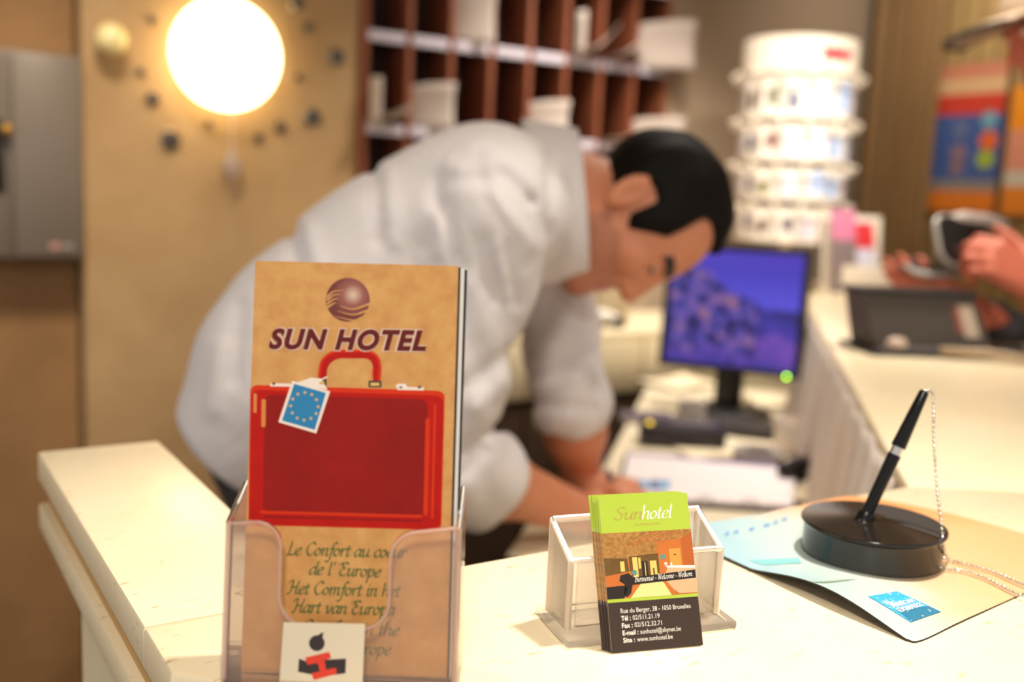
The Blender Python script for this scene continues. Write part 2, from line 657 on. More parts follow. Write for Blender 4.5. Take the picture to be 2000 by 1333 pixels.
struct('floor', MB().box((1.0, 0.4, -0.02), (5.4, 4.8, 0.04)), FLOOR)
struct('ceiling', MB().box((1.0, 0.4, 2.52), (5.4, 4.8, 0.04)), CEIL)
struct('wall_back', MB().box((1.0, WY + 0.21, 1.25), (5.4, 0.12, 2.5)), GREYWALL)
YF = WY - .02
PX0 = aty(711, 80, YF)[0]
PX1 = aty(1306, 130, YF)[0]
ZR1 = aty(757, 74, YF)[2]
DZ = ZR1 - aty(757, 255, YF)[2]
slab = MB().box(((0.437 + PX0 - .002) / 2, WY + 0.075, 1.25), (PX0 - .002 - 0.437, 0.149, 2.498), 0.006)
struct('trim_1', slab, STONE)
struct('trim_2', MB().box(((PX1 + .004 + WX) / 2, WY + 0.075, 1.25), (WX - PX1 - .004, 0.149, 2.498), 0.002), GREYWALL)
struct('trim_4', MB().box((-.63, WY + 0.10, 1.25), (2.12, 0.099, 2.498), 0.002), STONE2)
struct('trim_5', MB().box(((PX0 + PX1) / 2, WY + 0.075, (ZR1 - 2 * DZ - .012) / 2), (PX1 - PX0 - .004, 0.149, ZR1 - 2 * DZ - .02), 0.002), GREYWALL)
struct('wall_side', MB().box((WX + 0.06, 1.25, 1.25), (0.10, 2.6, 2.5)), SLAT)
sl = MB()
y = 0.10
while y < 2.42:
    sl.box((WX + 0.005, y, 1.25), (0.02, 0.062, 2.49), 0.004)
    y += 0.070
struct('trim_3', sl, SLAT)

# pleated drape in the corner of the room
dr = MB()
def drape_pt(u, v):
    s = u * 0.34
    amp = 0.016
    if s < 0.11:
        base = (WX - .045 - .11 + s, WY - 0.035)
        nrm = (0, -1)
    else:
        base = (WX - 0.045, WY - 0.035 - (s - 0.11))
        nrm = (-1, 0)
    a = amp * math.sin(u * 2 * PI * 5.5 + 0.6 * math.sin(9 * u)) * (0.8 + 0.4 * v)
    return (base[0] + nrm[0] * (a + 0.012), base[1] + nrm[1] * (a + 0.012), 2.48 - v * 2.44)
dr.sheet(drape_pt, 140, 8, 0.003)
dp = obj('drape', dr, mat('drape_olive', (150, 114, 66), 0.75, noise=(3, 0.3, (130, 96, 54)), sheen=0.2), smooth=9)
tag(dp, 'olive-brown pleated drape hanging in the room corner behind the postcard rack', 'drape')

# ------------------------------------------------------------------ reception counter
TRAV = travertine()
CT = 1.10
UP, DN = 1, -1
Rt = math.sqrt(0.5)
stub = [(.122, .5605), (.227, .5605), (.227, .974), (.122, .971)]
front = [(.122, .5595), (.122, .50), (.175, .44), (.30, .27), (.34, .22), (1.02, .20), (1.145, .325), (.792, .567), (.227, .567), (.227, .5595)]
diag = [(1.1457, .3257), (2.95, 2.13), (2.95, 2.28), (2.12, 2.28), (2.12, 1.895), (.7927, .5677)]
counter = thing('reception_counter', 'long cream travertine reception counter with a narrow end ledge and an angled wing', 'counter', (0.6, 0.4, 0.0))
obj('stone_slab', MB().prism(stub, CT - .027, CT, .003), TRAV, counter)
obj('stone_slab', MB().prism(front, CT - .027, CT, .003), TRAV, counter)
obj('stone_slab', MB().prism(diag, CT - .027, CT, .003), TRAV, counter)


def inset(poly, d):
    out = []
    n = len(poly)
    ar = sum(poly[i][0] * poly[(i + 1) % n][1] - poly[(i + 1) % n][0] * poly[i][1] for i in range(n))
    sg = 1 if ar > 0 else -1
    for i in range(n):
        p0, p1, p2 = (np.array(poly[(i + k) % n], float) for k in (-1, 0, 1))
        a = (p1 - p0) / np.linalg.norm(p1 - p0)
        b = (p2 - p1) / np.linalg.norm(p2 - p1)
        n1 = np.array([-a[1], a[0]]) * sg
        n2 = np.array([-b[1], b[0]]) * sg
        bis = (n1 + n2) / max(1 + n1 @ n2, 0.3)
        out.append(tuple(p1 + bis * d))
    return out


whole = [(.122, .50), (.175, .44), (.30, .27), (.34, .22), (1.02, .20), (2.95, 2.13), (2.95, 2.28), (2.12, 2.28), (2.12, 1.895), (.792, .567), (.227, .567), (.227, .974), (.122, .971)]
obj('recess_band', MB().prism(inset(whole, .007), CT - .047, CT - .0272), mat('band_tan', (196, 152, 84), 0.45, noise=(14, 0.35, (176, 132, 70))), counter)
obj('under_slab', MB().prism(whole, CT - .072, CT - .0472, .003), TRAV, counter)
body = [(.140, .52), (.19, .46), (.32, .28), (.36, .25), (1.0, .23), (2.93, 2.16), (2.93, 2.26), (2.14, 2.26), (2.14, 1.90), (.79, .55), (.209, .55), (.209, .87), (.140, .87)]
obj('counter_body', MB().prism(body, 0.0, CT - .0722), mat('counter_cream', (226, 210, 176), 0.6, noise=(30, 0.4, (214, 196, 160))), counter)

# white cloth hanging down inside the angled wing of the counter
def cloth_pt(u, v):
    s = 0.03 + u * 1.55
    a = (0.002 + 0.010 * v) * math.sin(u * 2 * PI * 13 + 1.6 * math.sin(7 * u)) + 0.010 * v * math.sin(u * 23)
    off = 0.006 + 0.020 * v + a
    z = CT - 0.006 - v * 0.225
    return (.80 + s * Rt - off * Rt, .575 + s * Rt + off * Rt, z)
cl = MB().sheet(cloth_pt, 150, 14, 0.002)
ch = obj('hanging_cloth', cl, mat('cloth_greige', (206, 192, 180), 0.8, noise=(8, 0.4, (188, 172, 158)), sheen=0.3), smooth=9)
tag(ch, 'greyish-white pleated cloth hanging inside the angled wing of the counter', 'cloth')

# ------------------------------------------------------------------ printed leaflets and their holder
KRAFT = mat('print_kraft', (218, 166, 100), 0.55, noise=(95, 0.26, (192, 134, 74)), spec=0.25)
P_MAROON = mat('print_maroon', (98, 26, 24), 0.5, spec=0.2)
P_PINK = mat('print_pale_pink', (226, 190, 168), 0.5)
P_RED = mat('print_red', (190, 26, 16), 0.5, noise=(70, 0.3, (172, 20, 14)), spec=0.15)
P_RED2 = mat('print_dark_red', (156, 26, 20), 0.5, noise=(30, 0.25, (134, 22, 18)), spec=0.15)
P_ORANGE = mat('print_orange_red', (210, 52, 20), 0.5, spec=0.15)
P_HI = mat('print_tan_shine', (214, 126, 54), 0.4)
P_BLUE = mat('print_blue', (24, 122, 172), 0.45)
P_GOLD = mat('print_gold', (222, 178, 98), 0.45)
P_WHITE = mat('print_white', (238, 222, 206), 0.5)
P_DARK = mat('print_dark_brown', (58, 42, 34), 0.5)
P_GREEN = mat('print_leaf_green', (84, 104, 44), 0.5)
BLACKP = mat('paper_black', (34, 26, 26), 0.5)
WHITEP = mat('paper_white', (226, 220, 212), 0.7)


def globe_mat():
    m = bpy.data.materials.new('print_globe')
    m.use_nodes = True
    nt = m.node_tree
    b = nt.nodes['Principled BSDF']
    b.inputs['Roughness'].default_value = 0.5
    tc = nt.nodes.new('ShaderNodeTexCoord')
    g = nt.nodes.new('ShaderNodeVectorMath')
    g.operation = 'DISTANCE'
    nt.links.new(tc.outputs['Object'], g.inputs[0])
    g.inputs[1].default_value = (0.0505, 0.1955, 0.0006)
    r = nt.nodes.new('ShaderNodeMapRange')
    r.inputs['From Min'].default_value = 0.0
    r.inputs['From Max'].default_value = 0.0105
    nt.links.new(g.outputs['Value'], r.inputs['Value'])
    cr = nt.nodes.new('ShaderNodeValToRGB')
    cr.color_ramp.elements[0].color = lin((214, 184, 160)) + (1,)
    cr.color_ramp.elements[1].color = lin((108, 36, 30)) + (1,)
    e = cr.color_ramp.elements.new(0.5)
    e.color = lin((150, 84, 72)) + (1,)
    nt.links.new(r.outputs['Result'], cr.inputs['Fac'])
    nt.links.new(cr.outputs['Color'], b.inputs['Base Color'])
    return m


GLOBE = globe_mat()
LW, LH = 0.1045, 0.2095
bl = atd(471, 1313, 0.520)
br = atd(875, 1325, 0.519)
tl = atd(490, 512, 0.526)
LM = frame(bl, br - bl, tl - bl)
LZ = Vector((LM[0][2], LM[1][2], LM[2][2]))


def ribbon(pts, wd):
    out_l, out_r = [], []
    P = [np.array(p) for p in spline(pts, 8)]
    for i, p in enumerate(P):
        t = P[min(i + 1, len(P) - 1)] - P[max(i - 1, 0)]
        t = t / np.linalg.norm(t)
        nn = np.array([-t[1], t[0]])
        wv = wd[0] + (wd[1] - wd[0]) * i / (len(P) - 1) if hasattr(wd, '__len__') else wd
        out_l.append(tuple(p + nn * wv / 2))
        out_r.append(tuple(p - nn * wv / 2))
    return out_l, out_r


def rib(mb, pts, wd, z, mi):
    l, r = ribbon(pts, wd)
    n = len(l)
    mb.add([(p[0], p[1], z) for p in r + l], [(i, i + 1, n + i + 1, n + i) for i in range(n - 1)], mi)


lf = thing('leaflet', 'front tan hotel leaflet printed with a red suitcase, standing in the clear holder', 'leaflet', M=LM, group='leaflets in the clear holder')
obj('cover', MB().box((LW / 2, LH / 2, 0), (LW, LH, 0.0004)), KRAFT, lf, world=False)
mm = 0.001
S = LW / 400.0           # one photo pixel on the cover


def cv(px, py):           # photo pixel -> cover coordinates
    q = EYE + 0.0
    d = ray(px, py)
    o = Vector((LM[0][3], LM[1][3], LM[2][3]))
    t = (o - Vector(q)).dot(LZ) / Vector(d).dot(LZ)
    h = LM.inverted() @ (Vector(q) + Vector(d) * t)
    return (h.x, h.y)


pr = MB()
PM = [P_RED, P_RED2, P_ORANGE, P_HI, P_BLUE, P_GOLD, P_WHITE, P_DARK, GLOBE, KRAFT, P_MAROON, P_PINK]
z = 0.0003
L = 0.00003
quad = lambda *pp: [cv(*p) for p in pp]
# the suitcase
def warp(pts, q):
    """unit-square points into the quad q (bl, br, tr, tl)."""
    a, b, c_, d_ = (np.array(v) for v in q)
    return [tuple((a * (1 - u) + b * u) * (1 - v) + (d_ * (1 - u) + c_ * u) * v) for u, v in pts]
case = [cv(485, 1026), cv(862, 1036), cv(869, 764), cv(489, 752)]
pr.poly(warp(rrect(0, 0, 1, 1, .045), case), z, 2)
pr.poly(warp(rrect(.006, .006, .994, .965, .05), case), z + L, 0)
pr.poly(warp(rrect(.075, .095, .915, .935, .05), case), z + 2 * L, 1)
pr.poly(warp(rrect(.018, .80, .035, .94, .008), case), z + 2 * L, 3)
pr.poly(warp(rrect(.060, .70, .082, .90, .010), case), z + 3 * L, 3)
pr.poly(warp(rrect(.905, .10, .928, .80, .010), case), z + 3 * L, 2)
pr.poly(warp(rrect(.945, .08, .958, .90, .005), case), z + 3 * L, 2)
pr.poly(warp(rrect(.08, .055, .90, .070, .006), case), z + 3 * L, 1)
pr.poly(warp(rrect(.06, .085, .90, .105, .006), case), z + 3 * L, 2)
# its handle
rib(pr, [cv(629, 742), cv(634, 712), cv(655, 694), cv(690, 692), cv(722, 694), cv(736, 712), cv(735, 746)], 17 * S, z + L, 0)
rib(pr, [cv(623, 738), cv(629, 706), cv(652, 688), cv(690, 686), cv(724, 688), cv(741, 706), cv(741, 744)], 5 * S, z + 2 * L, 2)
rib(pr, [cv(725, 720), cv(727, 744)], 4 * S, z + 3 * L, 3)
for (a, b) in (((720, 744), (745, 757)), ((620, 742), (638, 754))):
    pr.poly(quad((a[0], b[1]), b, (b[0], a[1]), a), z + 3 * L, 7)
    pr.poly(quad((a[0] + 4, b[1] - 3), (b[0] - 4, b[1] - 3), (b[0] - 4, a[1] + 4), (a[0] + 4, a[1] + 4)), z + 4 * L, 5)
for x0, yy in ((528, 750), (776, 757)):
    pr.poly(quad((x0, yy + 5), (x0 + 52, yy + 6), (x0 + 52, yy), (x0, yy - 1)), z + 3 * L, 6)
    pr.poly(quad((x0 + 4, yy + 2), (x0 + 10, yy + 2), (x0 + 10, yy - 2), (x0 + 4, yy - 2)), z + 4 * L, 7)
    pr.poly(quad((x0 + 40, yy + 2), (x0 + 47, yy + 2), (x0 + 47, yy - 2), (x0 + 40, yy - 2)), z + 4 * L, 7)
pr.poly(quad((772, 757), (796, 757), (792, 750), (776, 750)), z + 4 * L, 6)
# the luggage tag with its ring of stars
pr.poly(quad((576, 749), (640, 762), (628, 740), (608, 738)), z + 4 * L, 6)
rib(pr, [cv(612, 748), cv(628, 742), cv(640, 736)], 2.6 * S, z + 5 * L, 6)
pr.poly(quad((544, 825), (618, 847), (645, 765), (571, 744)), z + 5 * L, 6)
pr.poly(quad((551, 822), (615, 840), (637, 768), (575, 750)), z + 6 * L, 4)
tc_ = np.array(cv(595, 794))
ux = np.array(cv(632, 805)) - tc_
ux = ux / np.linalg.norm(ux)
uy = np.array([-ux[1], ux[0]])
for k in range(12):
    a = 2 * PI * k / 12 + 0.26
    o = tc_ + (ux * math.cos(a) * 27 + uy * math.sin(a) * 27) * S
    st = []
    for j in range(10):
        rr = (4.0 if j % 2 == 0 else 1.9) * S
        b_ = PI / 2 + j * PI / 5
        st.append(tuple(o + (ux * math.cos(b_) + uy * math.sin(b_)) * rr))
    pr.poly(st, z + 7 * L, 5)
# the globe
gc = np.array(cv(679.5, 586))
gr = 43 * S
GLC = (gc[0] + 10 * S, gc[1] + 10 * S)
pr.poly(disc(gc[0], gc[1], gr), z, 8)
for node in GLOBE.node_tree.nodes:
    if node.type == 'VECT_MATH':
        node.inputs[1].default_value = (GLC[0], GLC[1], z)
for k, (yy, bend) in enumerate(((20, 5), (13, 6), (5, 7), (-3, 8))):
    p = [cv(638 + k * 0.5, 586 - yy + 15 - k), cv(652, 586 - yy + 4), cv(672 - k * 5, 586 - yy + 1 + k)]
    rib(pr, p, (4.4 * S, 0.8 * S), z + L, 9)
for k in range(3):
    yy = 600 + k * 9
    p = [cv(664 - k * 5, yy - 2 + k * 1), cv(690, yy + 4 + k * 2), cv(722 - k * 4 - (k == 2) * 6, yy - 6 + k * 4)]
    rib(pr, p, (0.8 * S, 4.6 * S), z + L, 9)
obj('cover_print', pr, PM, lf, world=False, smooth=None)
# lettering
lt = MB()
base = np.array(cv(525, 680))
endp = np.array(cv(828, 684))
ang = math.atan2(endp[1] - base[1], endp[0] - base[0])
for bold, zz, mi in ((0.088, z + 8 * L, 1), (0.050, z + 10 * L, 0)):
    v, f, wd = font_text('SUN HOTEL', 1.0, bold, 0.26, 1.22, 1.14)
    k = np.linalg.norm(endp - base) / 0.985
    kx = k / wd
    ky = (37 * S) / 0.70
    Mx = T(base[0], base[1], zz) @ Matrix.Rotation(ang, 4, 'Z') @ Matrix.Diagonal((kx, ky, 1, 1))
    lt.add(v, f, mi, Mx)
for s, x0, x1, yb in (('Le Confort au coeur', 560, 792, 1084), ("de l' Europe", 603, 742, 1122), ('Het Comfort in het', 563, 780, 1160), ('Hart van Europa', 572, 770, 1196), ('Comfort in the', 588, 778, 1236), ('Heart of Europe', 568, 762, 1274)):
    v, f, wd = nib_text(s, 14.5 * S, 1.25, 40, 0.20)
    a, b = np.array(cv(x0, yb)), np.array(cv(x1, yb + 6))
    k = np.linalg.norm(b - a) / wd
    lt.add(v, f, 2, T(a[0], a[1], z + 8 * L) @ Matrix.Rotation(math.atan2(b[1] - a[1], b[0] - a[0]), 4, 'Z') @ Matrix.Diagonal((k, 1, 1, 1)))
obj('cover_lettering', lt, [P_MAROON, P_PINK, P_GREEN], lf, world=False, smooth=None)

# the leaflets behind it
for k, (dx, dz, cm, lab) in enumerate(((.0011, -.0010, BLACKP, 'dark-edged leaflet directly behind the suitcase leaflet in the clear holder'),
                                       (.0026, -.0022, WHITEP, 'white-edged leaflet third from the front in the clear holder'),
                                       (.0036, -.0032, BLACKP, 'dark-edged rearmost leaflet in the clear holder'))):
    M = LM @ T(dx, -0.0006 - 0.0003 * k, dz) @ Matrix.Rotation(-0.002 * k, 4, 'Z')
    o = thing('leaflet', lab, 'leaflet', M=M, group='leaflets in the clear holder')
    obj('cover', MB().box((LW / 2, LH / 2, 0), (LW, LH, 0.0006)), cm, o, world=False)
    obj('inner_page', MB().box((LW / 2, LH / 2 - .0004, -.0006), (LW - .0008, LH - .0008, 0.0003)), WHITEP if k != 1 else KRAFT, o, world=False)

# clear leaflet holder, leaning with the leaflets
ACR = acrylic('acrylic_clear', (250, 228, 212), 0.15)
RIM = acrylic('acrylic_rim', (250, 222, 206), 0.55, 0.25)
HM = LM @ T(0, 0, 0)
lh = thing('leaflet_holder', 'clear plastic leaflet holder with a scooped front pocket at the counter corner', 'holder', M=HM)
HX0, HX1 = -0.0055, LW + 0.0045
ZF, ZB = 0.0115, -0.020
HB = -0.0045
TOPF, TOPB = 0.0755, 0.094
# front panel with the scoop
left = [(HX0, HB), (0.022, HB)]
def scoop():
    xa, xb = 0.0165, 0.0715
    pts = [(HX0, 0.0765), (xa - 0.008, 0.0775)]
    pts += [(xa - 0.008 + 0.012 * math.sin(a), 0.0655 + 0.012 * math.cos(a)) for a in np.linspace(0.15, PI / 2, 6)]
    pts += [(xa + 0.004, 0.045)]
    pts += [(xa + 0.020 - 0.016 * math.cos(a), 0.042 - 0.016 * math.sin(a)) for a in np.linspace(0.1, PI / 2, 7)]
    pts += [(xb - 0.010 + 0.014 * math.sin(a), 0.040 - 0.014 * math.cos(a)) for a in np.linspace(0.1, PI / 2, 7)]
    pts += [(xb + 0.004, 0.058)]
    pts += [(xb + 0.018 - 0.014 * math.cos(a), 0.0615 + 0.0135 * math.sin(a)) for a in np.linspace(0.1, PI / 2, 7)]
    pts += [(HX1, 0.0775)]
    return pts
SC = scoop()
fp = MB()
lower = [(x, HB) for x, y in SC]
nn = len(SC)
fv = [(x, yv, ZF) for x, yv in lower] + [(x, yv, ZF) for x, yv in SC]
fb = [(x, yv, ZF - 0.002) for x, yv in lower] + [(x, yv, ZF - 0.002) for x, yv in SC]
fp.add(fv + fb, [(i, i + 1, nn + i + 1, nn + i) for i in range(nn - 1)] + [(2 * nn + i + 1, 2 * nn + i, 3 * nn + i, 3 * nn + i + 1) for i in range(nn - 1)])
obj('front_pocket', fp, ACR, lh, world=False)
obj('pocket_rim', MB().tube([(x, yv, ZF - .001) for x, yv in SC], 0.0012, 8), RIM, lh, world=False)
for xs in (HX0, HX1):
    sd = MB()
    P4 = [(ZF, HB), (ZF, 0.0770), (ZB, TOPB), (ZB, HB)]
    x2 = xs + (0.002 if xs > 0 else -0.002)
    a = [(xs, yv, zv) for zv, yv in P4] + [(x2, yv, zv) for zv, yv in P4]
    sd.add(a, [(0, 1, 2, 3), (7, 6, 5, 4), (0, 4, 5, 1), (1, 5, 6, 2), (2, 6, 7, 3), (3, 7, 4, 0)])
    sd.tube([(xs, 0.0770, ZF), (xs, 0.0850, -0.004), (xs, TOPB, ZB)], 0.0013, 8, 1)
    sd.tube([(xs, HB, ZF - .001), (xs, 0.0770, ZF - .001)], 0.0017, 8, 1)
    obj('side_panel', sd, [ACR, RIM], lh, world=False)
obj('back_panel', MB().box(((HX0 + HX1) / 2, (TOPB + HB) / 2, ZB), (HX1 - HX0, TOPB - HB, 0.002)), ACR, lh, world=False)
fl = MB().box(((HX0 + HX1) / 2, HB + 0.001, (ZF + ZB) / 2), (HX1 - HX0, 0.002, ZF - ZB))
obj('pocket_floor', fl, RIM, lh, world=False)
# foot of the holder, flat on the counter
foot = MB()
c4 = [HM @ Vector(p) for p in ((HX0, HB, ZF), (HX1, HB, ZF), (HX1, HB, ZB - .012), (HX0, HB, ZB - .012))]
foot.prism([(p.x, p.y) for p in c4], CT + 0.0002, CT + 0.003)
for i in (0, 1):
    p = HM @ Vector(((HX0, HX1)[i], HB, ZF))
    q = HM @ Vector(((HX0, HX1)[i], HB, ZB))
    foot.tube([(p.x, p.y, CT + .002), p], 0.0012, 6)
    foot.tube([(q.x, q.y, CT + .002), q], 0.0012, 6)
obj('foot', foot, ACR, lh)
# sticker on the pocket, with the apple-headed sign
def hp(px, py):
    o = HM @ Vector((0, 0, ZF + .0002))
    d = Vector(ray(px, py))
    t = (o - Vector(EYE)).dot(LZ) / d.dot(LZ)
    h = HM.inverted() @ (Vector(EYE) + d * t)
    return (h.x, h.y)
sk = MB()
hq = lambda *pp: [hp(*p) for p in pp]
sk.poly(hq((545, 1345), (708, 1345), (713, 1219), (554, 1216)), ZF + .0003, 0)
sk.poly(hq((582, 1313), (608, 1318), (630, 1322), (675, 1316), (676, 1287), (640, 1289), (600, 1293), (584, 1287)), ZF + .00034, 1)
ac = hp(619, 1257)
sk.poly(disc(ac[0], ac[1], 15 * S, 28), ZF + .00034, 1)
sk.poly(hq((614, 1246), (630, 1247), (632, 1235), (626, 1238)), ZF + .00036, 1)
sk.poly(hq((596, 1285), (643, 1274), (647, 1286), (634, 1290), (637, 1309), (656, 1305), (658, 1317), (613, 1329), (608, 1316), (625, 1312), (621, 1296), (600, 1299)), ZF + .00038, 2)
obj('sticker', sk, [mat('sticker_cream', (222, 206, 178), 0.5), mat('sticker_black', (48, 34, 32), 0.5), mat('sticker_red', (222, 58, 30), 0.45)], lh, world=False, smooth=None, label='cream sticker with a black and red sign')

# ------------------------------------------------------------------ business cards and their holder
CW, CH = 0.055, 0.085
cbl = atz(1195, 1279, CT)
cbr = atz(1374, 1263, CT)
cx_ = Vector(cbr - cbl).normalized()
back = Vector((-cx_.y, cx_.x, 0))
if back.y < 0:
    back = -back
LEAN = math.radians(23)
CM0 = frame(cbl + np.array([0, 0, .0003]), cx_, Vector((0, 0, 1)) * math.cos(LEAN) + back * math.sin(LEAN))

N_LIME = mat('print_lime', (174, 196, 62), 0.3)
N_DARK = mat('print_card_brown', (58, 42, 34), 0.4)
N_WHITE = mat('print_card_white', (244, 238, 226), 0.4)
N_GOLD = mat('print_foil_gold', (196, 176, 84), 0.35, 0.35)
N_TAN = mat('print_photo_tan', (196, 142, 72), 0.35, noise=(420, 0.22, (128, 88, 40)))
N_ORG = mat('print_photo_orange', (204, 116, 46), 0.35, noise=(90, 0.4, (184, 98, 36)))
N_ORG2 = mat('print_photo_rust', (178, 92, 36), 0.35)
N_DOOR = mat('print_photo_door', (228, 152, 66), 0.35)
N_OLV = mat('print_photo_olive', (118, 84, 34), 0.35, noise=(160, 0.3, (88, 62, 24)))
N_YEL = mat('print_photo_yellow', (236, 196, 104), 0.35)
N_FLR = mat('print_photo_floor', (240, 214, 140), 0.35)
N_PNK = mat('print_photo_pink', (232, 172, 132), 0.35)
N_BLK = mat('print_photo_black', (38, 28, 22), 0.35)
N_TEAL = mat('print_photo_teal', (92, 142, 126), 0.35)
CARDM = [N_LIME, N_DARK, N_WHITE, N_GOLD, N_TAN, N_ORG, N_ORG2, N_DOOR, N_OLV, N_YEL, N_FLR, N_PNK, N_BLK, N_TEAL]
NI = {k: i for i, k in enumerate('lime dark white gold tan org rust door olive yel floor pink black teal'.split())}
CARDSTOCK = mat('card_stock', (224, 214, 200), 0.6)


def card_print():
    b = MB()
    zt = 0.00022
    s = 0.001
    def P(pts, c, k=0):
        b.poly([(x * s, yv * s) for x, yv in pts], zt + k * 1.5e-5, NI[c])
    R_ = lambda x0, y0, x1, y1: [(x0, y0), (x1, y0), (x1, y1), (x0, y1)]
    P(R_(0, 0, 55, 27), 'dark')
    P(R_(0, 26.6, 55, 28.4), 'lime', 1)
    P(R_(0, 64.5, 55, 85), 'lime', 1)
    # lobby photograph between the two bands
    P(R_(0, 28.4, 55, 64.5), 'org', 0)
    P([(0, 47), (0, 64.5), (55, 64.5), (52, 62.5), (33, 58), (32, 50), (18, 51)], 'tan', 2)
    for k in range(5):
        P([(12 + k * 5, 56 + k * .6), (13 + k * 5, 56 + k * .6), (34 + k * 5, 64.4), (32.6 + k * 5, 64.4)], 'rust', 3)
    P([(0, 36), (0, 51), (14, 50), (15, 38)], 'olive', 3)
    P(R_(9.5, 43, 12, 48.5), 'yel', 4)
    P([(0, 34), (0, 41), (16, 43), (16, 36)], 'org', 4)
    P([(15, 36), (15, 51), (33, 52), (33, 36)], 'olive', 3)
    P(R_(17, 38, 20, 50.5), 'yel', 4)
    P(R_(20.6, 44, 22, 50), 'yel', 4)
    P(R_(22.4, 37, 26, 48), 'black', 4)
    P(R_(24.2, 37, 24.7, 47.5), 'yel', 5)
    P(R_(27.5, 38, 31.5, 48), 'yel', 4)
    P(R_(29, 38, 30, 44), 'olive', 5)
    P([(33, 40), (33, 58.5), (48, 59.5), (48, 43)], 'org', 5)
    P([(48, 43), (48, 59.5), (55, 63), (55, 42)], 'rust', 5)
    P([(33, 58.5), (48, 59.5), (55, 63), (55, 64), (48, 61), (33, 59.6)], 'tan', 6)
    P(R_(40, 44.5, 47, 54), 'door', 6)
    P(R_(42.6, 50.4, 44.2, 50.9), 'black', 7)
    P(R_(34, 48.6, 37.6, 51), 'teal', 6)
    P(R_(36.4, 45.2, 38, 46.6), 'white', 6)
    P(R_(40, 44.4, 41, 46.4), 'white', 7)
    P([(36.5, 44.8), (38, 43.6), (55, 42.6), (55, 44)], 'white', 7)
    P([(38, 43.6), (34, 36), (44, 29), (55, 29), (55, 42.6)], 'pink', 6)
    P([(14, 28.4), (22, 37), (36, 38), (40, 28.4)], 'floor', 6)
    P([(34, 37), (36, 37), (43, 28.4), (39, 28.4)], 'org', 7)
    P([(0, 28.4), (0, 35), (10, 35.4), (13, 34), (10, 28.4)], 'black', 7)
    P([(8, 38), (9, 41), (14, 42), (17, 39), (16, 36), (14.5, 31), (12, 29), (10, 30), (11, 36)], 'black', 7)
    P(disc(17.6, 42, 1.6, 10), 'teal', 7)
    P([(15, 35.4), (55, 37), (55, 41.6), (15, 39.4)], 'black', 8)
    def line(txt, x, yv, h, c, bold=0.0, width=None, xs=0.92, k=9, rot=0.0):
        v, f, wd = font_text(txt, 1.0, bold, 0, xs)
        kx = h / 0.70
        if width:
            kx_ = width / wd
        else:
            kx_ = kx
        b.add(v, f, NI[c], T(x * s, yv * s, zt + k * 1.5e-5) @ Matrix.Rotation(rot, 4, 'Z') @ Matrix.Diagonal((kx_ * s, kx * s, 1, 1)))
        return wd * kx_
    x0, hh = 7.2, 2.5
    line('Rue du Berger, 38 - 1050 Bruxelles', x0, 20.6, hh, 'white', width=42.5)
    for lab, txt, yv, wl, wt in (('T\u00e9l :', '02/511.21.19', 16.6, 5.6, 16.2), ('Fax :', '02/512.32.71', 12.7, 6.4, 16.4), ('E-mail :', 'sunhotel@skynet.be', 8.8, 9.4, 24.6), ('Site :', 'www.sunhotel.be', 4.9, 7.0, 21.5)):
        line(lab, x0, yv, hh, 'white', 0.022, width=wl)
        line(txt, x0 + wl + 1.2, yv, hh, 'white', width=wt)
    v, f, wd = nib_text('Bienvenue - Welcome - Welkom', 1.75 * s, 1.15, 42, 0.2)
    b.add(v, f, NI['white'], T(17.4 * s, 36.9 * s, zt + 10 * 1.5e-5) @ Matrix.Rotation(0.035, 4, 'Z') @ Matrix.Diagonal((35.4 * s / wd, 1, 1, 1)))
    v, f, wd = nib_text('Sun', 4.0 * s, 1.0, 22, 0.24)
    b.add(v, f, NI['gold'], T(8 * s, 71.6 * s, zt + 6e-5) @ Matrix.Diagonal((17.2 * s / wd, 1, 1, 1)))
    v, f, wd = nib_text('hotel', 4.4 * s, 1.0, 22, 0.24)
    b.add(v, f, NI['white'], T(24.6 * s, 71.4 * s, zt + 6e-5) @ Matrix.Diagonal((19.0 * s / wd, 1, 1, 1)))
    for j in range(11):
        P(R_(20.5 + j * 1.5, 68.0, 21.4 + j * 1.5, 68.9 + 0.3 * (j % 2)), 'gold', 4)
    return b


